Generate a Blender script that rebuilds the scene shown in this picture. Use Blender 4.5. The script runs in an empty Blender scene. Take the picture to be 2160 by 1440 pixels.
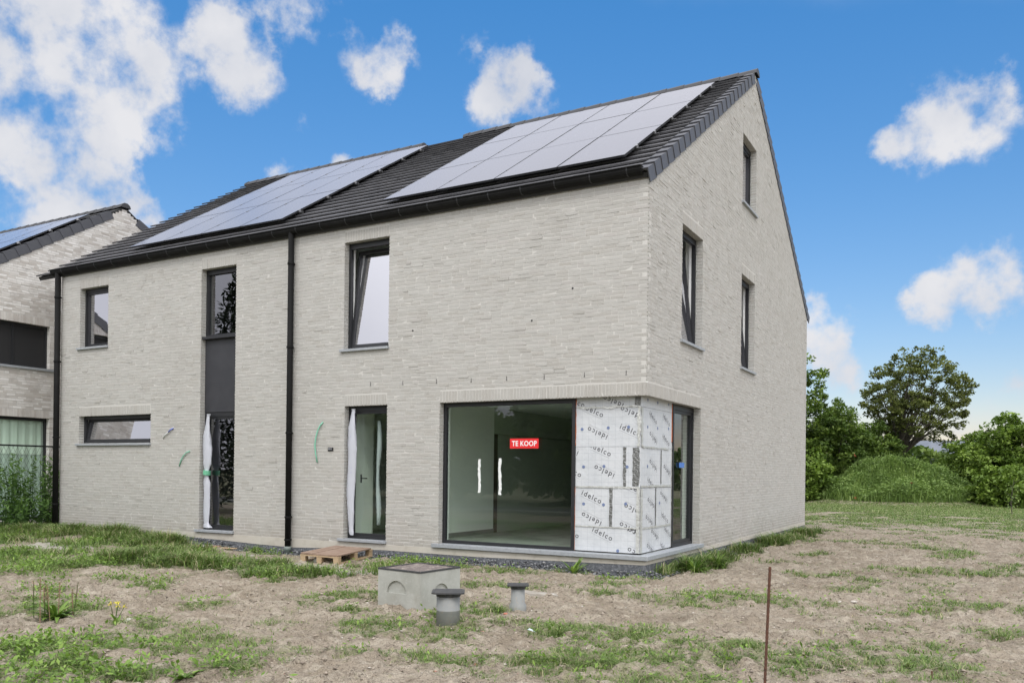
import bpy, bmesh, math, random
import numpy as np
from mathutils import Matrix, Vector
R_ = math.radians
rng = np.random.default_rng(7)
random.seed(7)
sc = bpy.context.scene
COL = sc.collection

# ------------------------------------------------------------------ camera
cam_d = bpy.data.cameras.new('camera')
cam = bpy.data.objects.new('camera', cam_d)
COL.objects.link(cam)
cam_d.sensor_width = 36
cam_d.lens = 1767.39 * 36 / 2160
cam_d.shift_y = 272.6 / 2160
cam_d.clip_end = 3000
_R = Vector((0.87222929, 0.48896104, 0.01153957))
_U = Vector((-0.0092396, -0.0071166, 0.99993199))
_F = Vector((-0.48900991, 0.87227659, 0.0016895))
CAM = Vector((4.4944, -12.2271, 1.4032))
cam.matrix_world = Matrix(((_R.x, _U.x, -_F.x, CAM.x), (_R.y, _U.y, -_F.y, CAM.y), (_R.z, _U.z, -_F.z, CAM.z), (0, 0, 0, 1)))
sc.camera = cam

# ------------------------------------------------------------------ world
SUN_DIR = Vector((0.42, -0.72, 1.0)).normalized()       # from the ground towards the sun
SKY_STR = 0.10
w = bpy.data.worlds.new('World'); sc.world = w; w.use_nodes = True
NT = w.node_tree; N = NT.nodes; LK = NT.links
N.clear()
def wn(t, **k):
    n = N.new(t)
    for a, b in k.items(): setattr(n, a, b)
    return n
def wset(n, **k):
    for a, b in k.items(): n.inputs[a].default_value = b
    return n
def wm(op, a, b=None, c=None, clamp=False):
    n = N.new('ShaderNodeMath'); n.operation = op; n.use_clamp = clamp
    for i, v in enumerate((a, b, c)):
        if v is None: continue
        if isinstance(v, (int, float)): n.inputs[i].default_value = v
        else: LK.new(v, n.inputs[i])
    return n.outputs[0]
geo = wn('ShaderNodeTexCoord').outputs['Generated']
sky = wn('ShaderNodeTexSky', sky_type='NISHITA', sun_disc=False)
sky.sun_elevation = math.asin(SUN_DIR.z)
sky.sun_rotation = math.atan2(SUN_DIR.x, SUN_DIR.y)
sky.air_density = 1.0; sky.dust_density = 0.6; sky.ozone_density = 2.5
hs = wn('ShaderNodeHueSaturation'); wset(hs, Saturation=1.16, Value=1.30)
LK.new(sky.outputs[0], hs.inputs['Color'])
sep = wn('ShaderNodeSeparateXYZ'); LK.new(geo, sep.inputs[0])
grad = wn('ShaderNodeMapRange'); LK.new(sep.outputs['Z'], grad.inputs['Value']); wset(grad, **{'From Min': 0.0, 'From Max': 0.5})
gm = wn('ShaderNodeMix', data_type='RGBA'); LK.new(grad.outputs[0], gm.inputs['Factor']); gm.inputs['A'].default_value = (.90, .67, .62, 1); gm.inputs['B'].default_value = (.56, 1.0, 1.15, 1)
skc = wn('ShaderNodeMix', data_type='RGBA', blend_type='MULTIPLY'); skc.inputs['Factor'].default_value = 1; LK.new(hs.outputs[0], skc.inputs['A']); LK.new(gm.outputs['Result'], skc.inputs['B'])
# a few banks of cumulus, each placed by its direction in the sky, frayed by noise
CLOUDS=[ (-0.776,0.483,0.406,0.096,1.00),(-0.749,0.530,0.397,0.068,1.00),(-0.806,0.470,0.361,0.085,1.00),(-0.772,0.521,0.365,0.062,1.00),(-0.796,0.502,0.339,0.045,1.00),(-0.728,0.558,0.399,0.034,0.60),(-0.814,0.457,0.358,0.034,0.90),(-0.807,0.499,0.317,0.051,0.80),(-0.779,0.537,0.325,0.034,0.80),(-0.805,0.519,0.287,0.048,1.10),(-0.816,0.500,0.290,0.034,1.00),(-0.784,0.551,0.287,0.034,0.90),(-0.767,0.578,0.279,0.020,0.60),(-0.832,0.473,0.289,0.028,0.50),(-0.664,0.603,0.443,0.040,0.90),(-0.665,0.617,0.420,0.045,1.10),(-0.689,0.589,0.423,0.025,0.70),(-0.687,0.612,0.391,0.023,0.50),(-0.678,0.573,0.460,0.028,0.60),(-0.623,0.627,0.468,0.028,0.60),(-0.601,0.659,0.453,0.031,0.55),(-0.565,0.700,0.438,0.037,0.95),(-0.565,0.708,0.424,0.025,0.90),(-0.540,0.715,0.444,0.023,0.60),(-0.572,0.677,0.464,0.017,0.50),(-0.471,0.757,0.454,0.025,0.55),(-0.452,0.785,0.423,0.034,0.90),(-0.466,0.790,0.400,0.028,1.00),(-0.432,0.804,0.409,0.028,0.80),(-0.444,0.781,0.440,0.028,0.70),(-0.665,0.672,0.324,0.022,1.00),(-0.615,0.711,0.341,0.016,1.00),(-0.028,0.930,0.367,0.048,1.10),(-0.062,0.938,0.341,0.034,1.00),(0.001,0.941,0.338,0.034,0.90),(0.000,0.927,0.374,0.025,0.80),(-0.084,0.937,0.338,0.023,0.70),(-0.019,0.980,0.196,0.045,1.10),(0.019,0.981,0.195,0.045,1.10),(-0.054,0.982,0.183,0.028,0.90),(-0.143,0.976,0.163,0.040,1.00),(-0.163,0.977,0.139,0.034,1.00),(-0.148,0.983,0.112,0.028,1.00),(-0.124,0.986,0.111,0.023,0.90),(0.034,0.994,0.105,0.023,0.70),(-0.833,0.497,0.245,0.028,0.50),(-0.848,0.475,0.236,0.023,0.60),(-0.005,0.999,0.053,0.040,0.50),(-0.167,0.968,0.190,0.023,0.90),(-0.728,0.587,0.353,0.017,0.40),(-0.759,0.560,0.334,0.014,0.40),(-0.649,0.670,0.360,0.014,0.40),(0.10,0.97,0.30,0.05,0.9),(0.22,0.94,0.22,0.06,1.0),(0.35,0.90,0.33,0.07,1.0),(-0.93,0.30,0.30,0.07,1.0),(-0.95,0.22,0.20,0.06,1.0) ]
wz = wset(wn('ShaderNodeTexNoise'), Scale=13.0, Detail=8.0, Roughness=0.62)
LK.new(geo, wz.inputs['Vector'])
v1 = wn('ShaderNodeVectorMath', operation='SUBTRACT'); LK.new(wz.outputs['Color'], v1.inputs[0]); v1.inputs[1].default_value = (.5, .5, .5)
v2 = wn('ShaderNodeVectorMath', operation='SCALE'); LK.new(v1.outputs[0], v2.inputs[0]); v2.inputs['Scale'].default_value = 0.075
v3 = wn('ShaderNodeVectorMath', operation='ADD'); LK.new(geo, v3.inputs[0]); LK.new(v2.outputs[0], v3.inputs[1])
field = None
for cx, cy, cz, cr, cw in CLOUDS:
    d = wn('ShaderNodeVectorMath', operation='DISTANCE'); LK.new(v3.outputs[0], d.inputs[0]); d.inputs[1].default_value = (cx, cy, cz)
    mr = wn('ShaderNodeMapRange', interpolation_type='SMOOTHSTEP')
    LK.new(d.outputs['Value'], mr.inputs['Value'])
    wset(mr, **{'From Min': 0.0, 'From Max': cr * 1.5, 'To Min': cw, 'To Max': 0.0})
    field = mr.outputs[0] if field is None else wm('MAXIMUM', field, wm('MULTIPLY_ADD', mr.outputs[0], 0.35, field)) if False else wm('ADD', field, mr.outputs[0])
fb = wset(wn('ShaderNodeTexNoise'), Scale=19.0, Detail=10.0, Roughness=0.58); LK.new(geo, fb.inputs['Vector'])
fmod = wm('MULTIPLY', wm('SUBTRACT', fb.outputs['Fac'], 0.5), wm('MINIMUM', wm('MULTIPLY', field, 8.0), 3.9))
dens = wm('ADD', wm('MINIMUM', field, 1.12), fmod)
al = wn('ShaderNodeMapRange', interpolation_type='SMOOTHSTEP'); LK.new(dens, al.inputs['Value'])
wset(al, **{'From Min': 0.24, 'From Max': 1.38, 'To Min': 0.0, 'To Max': 0.98})
# high, closed cloud sheet overhead and behind the viewer
qd = wn('ShaderNodeVectorMath', operation='DOT_PRODUCT'); LK.new(geo, qd.inputs[0]); qd.inputs[1].default_value = (0.274, -0.488, 1.0)
oc = wset(wn('ShaderNodeTexNoise'), Scale=3.0, Detail=6.0, Roughness=0.6); LK.new(geo, oc.inputs['Vector'])
ocv = wm('ADD', qd.outputs['Value'], wm('MULTIPLY', wm('SUBTRACT', oc.outputs['Fac'], 0.5), 0.12))
om = wn('ShaderNodeMapRange', interpolation_type='SMOOTHSTEP'); LK.new(ocv, om.inputs['Value'])
wset(om, **{'From Min': 0.0, 'From Max': 0.16})
om2 = wn('ShaderNodeMapRange', interpolation_type='SMOOTHSTEP'); LK.new(ocv, om2.inputs['Value'])
wset(om2, **{'From Min': 0.25, 'From Max': 0.95})
# cloud colour: greyer undersides, white where thick
shade = wset(wn('ShaderNodeTexNoise'), Scale=8.0, Detail=5.0, Roughness=0.55); LK.new(geo, shade.inputs['Vector'])
sh = wn('ShaderNodeMapRange'); LK.new(wm('ADD', shade.outputs['Fac'], wm('MULTIPLY', fb.outputs['Fac'], 0.35)), sh.inputs['Value'])
wset(sh, **{'From Min': 0.45, 'From Max': 0.85})
cc = wn('ShaderNodeMix', data_type='RGBA'); LK.new(sh.outputs[0], cc.inputs['Factor'])
cc.inputs['A'].default_value = (4.5, 4.75, 5.35, 1); cc.inputs['B'].default_value = (6.1, 6.1, 6.3, 1)
ocol = wn('ShaderNodeMix', data_type='RGBA'); LK.new(om2.outputs[0], ocol.inputs['Factor'])
ocol.inputs['A'].default_value = (6.9, 7.0, 7.6, 1); ocol.inputs['B'].default_value = (16.0, 16.0, 16.6, 1)
m1 = wn('ShaderNodeMix', data_type='RGBA'); LK.new(al.outputs[0], m1.inputs['Factor']); LK.new(skc.outputs['Result'], m1.inputs['A']); LK.new(cc.outputs['Result'], m1.inputs['B'])
m2 = wn('ShaderNodeMix', data_type='RGBA'); LK.new(om.outputs[0], m2.inputs['Factor']); LK.new(m1.outputs['Result'], m2.inputs['A']); LK.new(ocol.outputs['Result'], m2.inputs['B'])
bg = wn('ShaderNodeBackground'); bg.inputs['Strength'].default_value = SKY_STR
LK.new(m2.outputs['Result'], bg.inputs['Color'])
wo = wn('ShaderNodeOutputWorld'); LK.new(bg.outputs[0], wo.inputs['Surface'])

# ------------------------------------------------------------------ sun
sl = bpy.data.lights.new('sun', 'SUN'); sl.energy = 0.9; sl.angle = R_(14); sl.color = (1.0, 0.965, 0.91)
so = bpy.data.objects.new('sun', sl); COL.objects.link(so)
so.rotation_euler = (-SUN_DIR).to_track_quat('-Z', 'Y').to_euler(); so.location = (10, -20, 25)
sc.view_settings.view_transform = 'Standard'; sc.view_settings.look = 'None'
sc.view_settings.gamma = 1; sc.view_settings.use_curve_mapping = False
sc.view_settings.exposure = 0.42

# ================================================================== materials
def material(name, base=(.5, .5, .5), rough=.7, metal=0., spec=.5, var=None, tone=None, noise=None, bump=None, bump2=None, extra=None):
    """base colour, optionally varied by object-space noise `var`=(scale, colour, lo, hi) and a per-face 'tone' attribute"""
    m = bpy.data.materials.new(name); m.use_nodes = True
    nt = m.node_tree; b = nt.nodes['Principled BSDF']
    b.inputs['Roughness'].default_value = rough; b.inputs['Metallic'].default_value = metal
    b.inputs['Specular IOR Level'].default_value = spec
    tc = nt.nodes.new('ShaderNodeTexCoord')
    g = nt.nodes.new('ShaderNodeNewGeometry')
    pos = g.outputs['Position']
    rgb = nt.nodes.new('ShaderNodeRGB'); rgb.outputs[0].default_value = (*base, 1); cur = rgb.outputs[0]
    def mix(fac, a, col, mode='MIX'):
        x = nt.nodes.new('ShaderNodeMix'); x.data_type = 'RGBA'; x.blend_type = mode
        if isinstance(fac, float): x.inputs['Factor'].default_value = fac
        else: nt.links.new(fac, x.inputs['Factor'])
        nt.links.new(a, x.inputs['A'])
        if isinstance(col, tuple): x.inputs['B'].default_value = (*col, 1)
        else: nt.links.new(col, x.inputs['B'])
        return x.outputs['Result']
    if tone:
        at = nt.nodes.new('ShaderNodeAttribute'); at.attribute_name = 'tone'
        cr = nt.nodes.new('ShaderNodeValToRGB'); nt.links.new(at.outputs['Fac'], cr.inputs[0])
        e = cr.color_ramp.elements
        for i, (p, c) in enumerate(tone):
            el = e[i] if i < 2 else e.new(p)
            el.position = p; el.color = (*c, 1)
        cur = cr.outputs[0]
    for sc_, col, lo, hi in (var or []):
        n = nt.nodes.new('ShaderNodeTexNoise'); nt.links.new(pos, n.inputs['Vector'])
        n.inputs['Scale'].default_value = sc_; n.inputs['Detail'].default_value = 6; n.inputs['Roughness'].default_value = .6
        r = nt.nodes.new('ShaderNodeMapRange'); nt.links.new(n.outputs['Fac'], r.inputs['Value'])
        r.inputs['From Min'].default_value = lo; r.inputs['From Max'].default_value = hi
        cur = mix(r.outputs[0], cur, col)
    if extra: cur = extra(nt, mix, cur, pos, b)
    nt.links.new(cur, b.inputs['Base Color'])
    last = None
    for bp in (bump, bump2):
        if not bp: continue
        n = nt.nodes.new('ShaderNodeTexNoise'); nt.links.new(pos, n.inputs['Vector'])
        n.inputs['Scale'].default_value = bp[0]; n.inputs['Detail'].default_value = 5
        bm = nt.nodes.new('ShaderNodeBump'); bm.inputs['Strength'].default_value = bp[1]; bm.inputs['Distance'].default_value = bp[2]
        nt.links.new(n.outputs['Fac'], bm.inputs['Height'])
        if last: nt.links.new(last, bm.inputs['Normal'])
        last = bm.outputs[0]
    if last: nt.links.new(last, b.inputs['Normal'])
    return m

def splash(nt, mix, cur, pos, b):
    # mud thrown up on the lowest courses by rain
    s = nt.nodes.new('ShaderNodeSeparateXYZ'); nt.links.new(pos, s.inputs[0])
    r = nt.nodes.new('ShaderNodeMapRange'); nt.links.new(s.outputs['Z'], r.inputs['Value']); r.inputs['From Min'].default_value = .0; r.inputs['From Max'].default_value = .55; r.inputs['To Min'].default_value = .75; r.inputs['To Max'].default_value = 0
    n = nt.nodes.new('ShaderNodeTexNoise'); nt.links.new(pos, n.inputs['Vector']); n.inputs['Scale'].default_value = 3.5; n.inputs['Detail'].default_value = 7
    a = nt.nodes.new('ShaderNodeMath'); a.operation = 'MULTIPLY'; nt.links.new(n.outputs['Fac'], a.inputs[0]); nt.links.new(r.outputs[0], a.inputs[1])
    return mix(a.outputs[0], cur, (.31, .27, .22))
M = {}
M['brick'] = material('brick', rough=.9, spec=.2, tone=[(0, (.405, .388, .356)), (.25, (.424, .412, .383)), (.6, (.432, .424, .397)), (.85, (.446, .437, .410)), (1, (.430, .412, .388))],
                      var=[(40, (.50, .49, .46), .5, .8), (.8, (.385, .372, .345), .5, .85), (9, (.33, .31, .28), .68, .87), (1.7, (.52, .51, .485), .60, .85)], bump=(70, .5, .005), bump2=(14, .25, .008), extra=splash)
M['mortar'] = material('mortar', (.555, .542, .51), .95, spec=.1, var=[(30, (.52, .51, .48), .5, .8)], bump=(120, .3, .003))
M['brick_far'] = material('neighbour_brick', rough=.9, spec=.2, tone=[(0, (.50, .46, .42)), (.3, (.60, .57, .53)), (.65, (.69, .665, .63)), (1, (.77, .75, .72))],
                      var=[(3, (.40, .36, .33), .5, .85)], bump=(60, .5, .006))
M['plinth'] = material('plinth_render', (.50, .47, .41), .9, spec=.2, var=[(5, (.38, .35, .29), .5, .8), (.9, (.56, .54, .49), .5, .75)], bump=(60, .3, .004))
M['bitumen'] = material('bitumen', (.11, .118, .13), .85, var=[(18, (.24, .25, .27), .48, .72)], bump=(22, .9, .03))
M['plaster'] = material('plaster', (.84, .86, .82), .95, spec=.1)
M['grey_floor'] = material('screed', (.42, .43, .41), .8, var=[(2, (.24, .24, .23), .4, .7)])
M['shaded_wall'] = material('shaded_plaster', (.40, .44, .38), .95)  # plaster again, with the dimness of the room's back put into its colour
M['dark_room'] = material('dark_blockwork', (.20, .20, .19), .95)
M['ceiling'] = material('ceiling', (.82, .83, .80), .95)
M['frame'] = material('anthracite_frame', (.022, .023, .026), .42, spec=.45)
M['panel'] = material('anthracite_panel', (.035, .036, .042), .5, spec=.4, var=[(3, (.045, .046, .052), .4, .7)])
M['white_frame'] = material('white_frame', (.72, .73, .72), .45)
M['sill'] = material('bluestone_sill', (.34, .36, .38), .6, var=[(25, (.27, .29, .31), .45, .7)], bump=(80, .2, .003))
M['gutter'] = material('black_gutter', (.010, .010, .010), .7, spec=.15, var=[(4, (.018, .018, .017), .5, .8)])
M['tile'] = material('roof_tile', rough=.48, spec=.5, tone=[(0, (.062, .062, .067)), (.5, (.078, .078, .084)), (1, (.098, .097, .103))], var=[(6, (.09, .089, .09), .55, .9)], bump=(90, .25, .003))
M['verge'] = material('verge_tile', (.075, .078, .09), .55, var=[(5, (.095, .097, .105), .5, .8)])
M['ridge'] = material('ridge_tile', (.045, .046, .05), .55)
M['underlay'] = material('roof_underlay', (.03, .03, .03), .9)
M['metal'] = material('rail_aluminium', (.10, .10, .10), .4, metal=.6)
M['clamp'] = material('clamp_metal', (.45, .45, .46), .35, metal=.8)
M['wood'] = material('pallet_wood', (.47, .35, .215), .8, var=[(7, (.35, .25, .15), .45, .75), (40, (.52, .42, .28), .55, .8)], bump=(60, .4, .003))
M['deck'] = material('pallet_deck_wood', (.26, .175, .125), .75, var=[(5, (.36, .27, .21), .4, .75), (30, (.19, .125, .09), .5, .8)], bump=(60, .4, .003))
M['concrete'] = material('concrete', (.42, .425, .39), .88, var=[(2.2, (.29, .28, .235), .46, .72), (5, (.34, .345, .31), .42, .7), (22, (.47, .47, .44), .55, .8), (60, (.22, .22, .20), .68, .8)], bump=(60, .4, .004))
M['pvc'] = material('grey_pipe', (.27, .28, .275), .6, var=[(7, (.36, .355, .33), .45, .75), (2, (.21, .22, .22), .5, .8), (26, (.33, .29, .24), .58, .75)])
M['green_pipe'] = material('dusty_green_pipe', (.16, .20, .185), .6, var=[(12, (.24, .25, .23), .5, .7)])
M['castlid'] = material('cast_iron_lid', (.045, .047, .05), .55, var=[(18, (.085, .08, .075), .5, .75)], bump=(50, .4, .003))
M['lid_dirt'] = material('lid_dirt', (.15, .125, .115), .95, var=[(12, (.33, .29, .25), .5, .72), (30, (.08, .07, .07), .55, .75)], bump=(30, .8, .02))
M['rust'] = material('rusty_rod', (.11, .05, .03), .85, var=[(60, (.06, .03, .02), .45, .7)], bump=(150, .6, .002))
M['plastic'] = material('thin_plastic', (.66, .68, .74), .4)
nt_ = M['plastic'].node_tree; o_ = [n for n in nt_.nodes if n.type == 'OUTPUT_MATERIAL'][0]; t_ = nt_.nodes.new('ShaderNodeBsdfTransparent'); x_ = nt_.nodes.new('ShaderNodeMixShader'); x_.inputs[0].default_value = .28
nt_.links.new(nt_.nodes['Principled BSDF'].outputs[0], x_.inputs[1]); nt_.links.new(t_.outputs[0], x_.inputs[2]); nt_.links.new(x_.outputs[0], o_.inputs['Surface'])
M['plastic_grey'] = material('plastic_print', (.42, .43, .52), .5)
M['green_tape'] = material('green_tape', (.16, .48, .30), .5)
M['green_cord'] = material('green_strap', (.22, .56, .40), .5)
M['blue_cord'] = material('blue_strap', (.12, .17, .55), .5)
M['white_cord'] = material('white_strap', (.72, .74, .74), .5)
M['black'] = material('black_print', (.012, .012, .014), .6)
M['print'] = material('grey_print', (.07, .07, .08), .6)
M['rule'] = material('thin_rule_print', (.33, .34, .36), .6)
M['blue_dot'] = material('blue_plug', (.16, .21, .36), .5)
M['foil'] = material('aluminium_foil', (.56, .57, .54), .42, metal=.35, var=[(25, (.66, .67, .65), .45, .7)], bump=(20, .7, .02))
M['foil_dark'] = material('dark_foil', (.20, .205, .20), .35, metal=.6, var=[(30, (.42, .43, .42), .5, .75)], bump=(28, .9, .03))
M['orange'] = material('orange_foam', (.58, .16, .045), .8, var=[(20, (.42, .12, .05), .45, .7)])
M['red'] = material('red_sign', (.74, .018, .022), .5)
M['white'] = material('white_print', (.85, .85, .85), .5)
M['tape'] = material('white_tape', (.78, .80, .78), .6)
M['brown_post'] = material('dark_timber', (.065, .05, .038), .8)
M['curtain'] = material('pale_curtain', (.80, .86, .80), .8)
M['curtain_low'] = material('patterned_curtain', (.60, .67, .63), .8)
M['shutter'] = material('screen_blind', (.018, .018, .019), .7)
M['fence'] = material('fence_metal', (.012, .014, .014), .5)
M['mask'] = material('mask_fabric', (.62, .74, .80), .8)
M['asphalt'] = material('asphalt', (.055, .055, .055), .9, bump=(60, .5, .006))
M['board_wood'] = material('debris_plank', (.36, .22, .15), .85, var=[(12, (.45, .36, .27), .45, .7)])
M['slab'] = material('mortar_rubble', (.36, .335, .295), .92, var=[(6, (.27, .24, .20), .45, .7)], bump=(25, .7, .02))
M['stone'] = material('stone', rough=.9, tone=[(0, (.17, .14, .11)), (.4, (.29, .24, .19)), (.9, (.39, .335, .275)), (.985, (.58, .55, .50)), (1, (.36, .16, .11))])
M['bark'] = material('bark', (.085, .075, .055), .9, var=[(9, (.05, .045, .035), .4, .7)], bump=(30, .6, .01))
M['twig'] = material('straw', rough=.9, tone=[(0, (.20, .15, .10)), (.5, (.36, .30, .21)), (1, (.50, .44, .33))])
M['far_roof'] = material('far_slate', (.12, .14, .175), .7, var=[(1.5, (.17, .19, .22), .4, .7)])
M['far_wall'] = material('far_wall', (.42, .35, .30), .9)
M['far_white'] = material('far_white', (.65, .66, .66), .7)
def board_extra(nt, mix, cur, pos, b):
    # faint printed cutting grid, every 9 cm
    s = nt.nodes.new('ShaderNodeSeparateXYZ'); nt.links.new(pos, s.inputs[0])
    out = cur
    for ax in ('X', 'Y', 'Z'):
        md = nt.nodes.new('ShaderNodeMath'); md.operation = 'PINGPONG'; nt.links.new(s.outputs[ax], md.inputs[0]); md.inputs[1].default_value = .0575
        lt = nt.nodes.new('ShaderNodeMath'); lt.operation = 'LESS_THAN'; nt.links.new(md.outputs[0], lt.inputs[0]); lt.inputs[1].default_value = .0022
        # do not draw the plane the board itself lies in
        g = nt.nodes.new('ShaderNodeNewGeometry'); sn = nt.nodes.new('ShaderNodeSeparateXYZ'); nt.links.new(g.outputs['Normal'], sn.inputs[0])
        ab = nt.nodes.new('ShaderNodeMath'); ab.operation = 'ABSOLUTE'; nt.links.new(sn.outputs[ax], ab.inputs[0])
        l2 = nt.nodes.new('ShaderNodeMath'); l2.operation = 'LESS_THAN'; nt.links.new(ab.outputs[0], l2.inputs[0]); l2.inputs[1].default_value = .5
        mu = nt.nodes.new('ShaderNodeMath'); mu.operation = 'MULTIPLY'; nt.links.new(lt.outputs[0], mu.inputs[0]); nt.links.new(l2.outputs[0], mu.inputs[1])
        m2_ = nt.nodes.new('ShaderNodeMath'); m2_.operation = 'MULTIPLY'; nt.links.new(mu.outputs[0], m2_.inputs[0]); m2_.inputs[1].default_value = .8
        out = mix(m2_.outputs[0], out, (.43, .46, .49))
    return out
M['board'] = material('foil_faced_board', (.61, .63, .65), .45, spec=.4, var=[(3, (.54, .565, .59), .4, .7)], extra=board_extra, bump=(9, .45, .02))

def foliage(name, tones, rough=.55, trans=.25):
    m = material(name, rough=rough, spec=.3, tone=tones)
    nt = m.node_tree; b = nt.nodes['Principled BSDF']
    t = nt.nodes.new('ShaderNodeBsdfTranslucent')
    src = b.inputs['Base Color'].links[0].from_socket
    hsv = nt.nodes.new('ShaderNodeHueSaturation'); hsv.inputs['Saturation'].default_value = 1.1; hsv.inputs['Value'].default_value = 1.5
    nt.links.new(src, hsv.inputs['Color']); nt.links.new(hsv.outputs[0], t.inputs['Color'])
    mx = nt.nodes.new('ShaderNodeMixShader'); mx.inputs[0].default_value = trans
    out = [n for n in nt.nodes if n.type == 'OUTPUT_MATERIAL'][0]
    nt.links.new(b.outputs[0], mx.inputs[1]); nt.links.new(t.outputs[0], mx.inputs[2]); nt.links.new(mx.outputs[0], out.inputs['Surface'])
    return m
M['grass'] = foliage('grass_blades', [(0, (.07, .12, .03)), (.45, (.125, .195, .05)), (.75, (.20, .28, .085)), (.9, (.32, .32, .16)), (1, (.42, .38, .24))])
M['lush'] = foliage('lush_weed', [(0, (.065, .125, .022)), (.6, (.15, .25, .045)), (1, (.26, .38, .085))])
M['nettle'] = foliage('nettle_leaf', [(0, (.03, .07, .015)), (.6, (.07, .14, .03)), (1, (.14, .24, .06))])
M['oak'] = foliage('tree_leaf', [(0, (.055, .07, .02)), (.5, (.11, .135, .035)), (1, (.19, .215, .06))], trans=.25)
M['dark_leaf'] = foliage('dark_leaf', [(0, (.035, .068, .014)), (.5, (.095, .155, .030)), (1, (.19, .26, .055))])
M['light_leaf'] = foliage('light_leaf', [(0, (.055, .10, .015)), (.5, (.13, .205, .035)), (1, (.26, .36, .075))])
M['mound_grass'] = foliage('mound_weed', [(0, (.075, .13, .035)), (.5, (.165, .25, .065)), (1, (.31, .41, .13))])
M['conifer'] = foliage('conifer_needles', [(0, (.012, .022, .010)), (1, (.03, .05, .02))], trans=.1)
M['dock'] = material('dock_seed', rough=.9, tone=[(0, (.24, .15, .10)), (1, (.36, .24, .17))])
M['yellow'] = material('yellow_petal', (.72, .62, .04), .6)
M['poppy'] = material('poppy_petal', (.45, .09, .05), .6)

def glass_mat(name, tint, refl, rough=0.0):
    m = bpy.data.materials.new(name); m.use_nodes = True; nt = m.node_tree; nt.nodes.clear()
    t = nt.nodes.new('ShaderNodeBsdfTransparent'); t.inputs[0].default_value = (*tint, 1)
    g = nt.nodes.new('ShaderNodeBsdfGlossy'); g.inputs['Roughness'].default_value = rough; g.inputs['Color'].default_value = (.95, .95, 1, 1)
    f = nt.nodes.new('ShaderNodeFresnel')
    gb = nt.nodes.new('ShaderNodeNewGeometry'); io = nt.nodes.new('ShaderNodeMapRange'); nt.links.new(gb.outputs['Backfacing'], io.inputs['Value'])
    io.inputs['To Min'].default_value = 1.5; io.inputs['To Max'].default_value = 1 / 1.5; nt.links.new(io.outputs[0], f.inputs['IOR'])   # same reflectance from both faces
    a = nt.nodes.new('ShaderNodeMath'); a.operation = 'MULTIPLY_ADD'; nt.links.new(f.outputs[0], a.inputs[0]); a.inputs[1].default_value = 1.2; a.inputs[2].default_value = refl; a.use_clamp = True
    mx = nt.nodes.new('ShaderNodeMixShader'); nt.links.new(a.outputs[0], mx.inputs[0]); nt.links.new(t.outputs[0], mx.inputs[1]); nt.links.new(g.outputs[0], mx.inputs[2])
    o = nt.nodes.new('ShaderNodeOutputMaterial'); nt.links.new(mx.outputs[0], o.inputs[0])
    return m
M['glass'] = glass_mat('clear_glazing', (.90, .985, .92), .03)
M['glass_up'] = glass_mat('coated_glazing', (.55, .60, .58), .48)
M['glass_dark'] = glass_mat('dark_glazing', (.30, .32, .31), .16)

def solar_mat():
    m = bpy.data.materials.new('solar_cells'); m.use_nodes = True; nt = m.node_tree; nt.nodes.clear()
    d = nt.nodes.new('ShaderNodeBsdfDiffuse'); d.inputs[0].default_value = (.03, .032, .05, 1)
    g = nt.nodes.new('ShaderNodeBsdfGlossy'); g.inputs['Roughness'].default_value = .22; g.inputs['Color'].default_value = (.96, .955, .97, 1)
    f = nt.nodes.new('ShaderNodeFresnel'); f.inputs['IOR'].default_value = 1.5
    a = nt.nodes.new('ShaderNodeMath'); a.operation = 'MULTIPLY_ADD'; nt.links.new(f.outputs[0], a.inputs[0]); a.inputs[1].default_value = .9; a.inputs[2].default_value = .20; a.use_clamp = True
    mx = nt.nodes.new('ShaderNodeMixShader'); nt.links.new(a.outputs[0], mx.inputs[0]); nt.links.new(d.outputs[0], mx.inputs[1]); nt.links.new(g.outputs[0], mx.inputs[2])
    o = nt.nodes.new('ShaderNodeOutputMaterial'); nt.links.new(mx.outputs[0], o.inputs[0])
    return m
M['solar'] = solar_mat()

# soil: the 'grassy' attribute (cover of low green growth) tints the ground
def soil_extra(nt, mix, cur, pos, b):
    at = nt.nodes.new('ShaderNodeAttribute'); at.attribute_name = 'grassy'
    n = nt.nodes.new('ShaderNodeTexNoise'); nt.links.new(pos, n.inputs['Vector']); n.inputs['Scale'].default_value = 14; n.inputs['Detail'].default_value = 6
    a = nt.nodes.new('ShaderNodeMath'); a.operation = 'MULTIPLY_ADD'; nt.links.new(n.outputs['Fac'], a.inputs[0]); a.inputs[1].default_value = 2.4; a.inputs[2].default_value = -1.45
    a2 = nt.nodes.new('ShaderNodeMath'); a2.operation = 'ADD'; nt.links.new(a.outputs[0], a2.inputs[0]); nt.links.new(at.outputs['Fac'], a2.inputs[1]); a2.use_clamp = True
    a3 = nt.nodes.new('ShaderNodeMath'); a3.operation = 'MULTIPLY'; nt.links.new(a2.outputs[0], a3.inputs[0]); a3.inputs[1].default_value = .8
    return mix(a3.outputs[0], cur, (.15, .185, .07))
M['soil'] = material('soil', (.335, .285, .224), .95, spec=.15, var=[(.7, (.255, .212, .158), .42, .66), (5, (.43, .38, .305), .46, .68), (2.4, (.225, .19, .145), .55, .75), (19, (.15, .12, .09), .54, .72), (70, (.40, .345, .285), .58, .74), (150, (.12, .095, .075), .60, .74)],
                     extra=soil_extra, bump=(13, 1.0, .08), bump2=(60, 1.0, .025))

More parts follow.
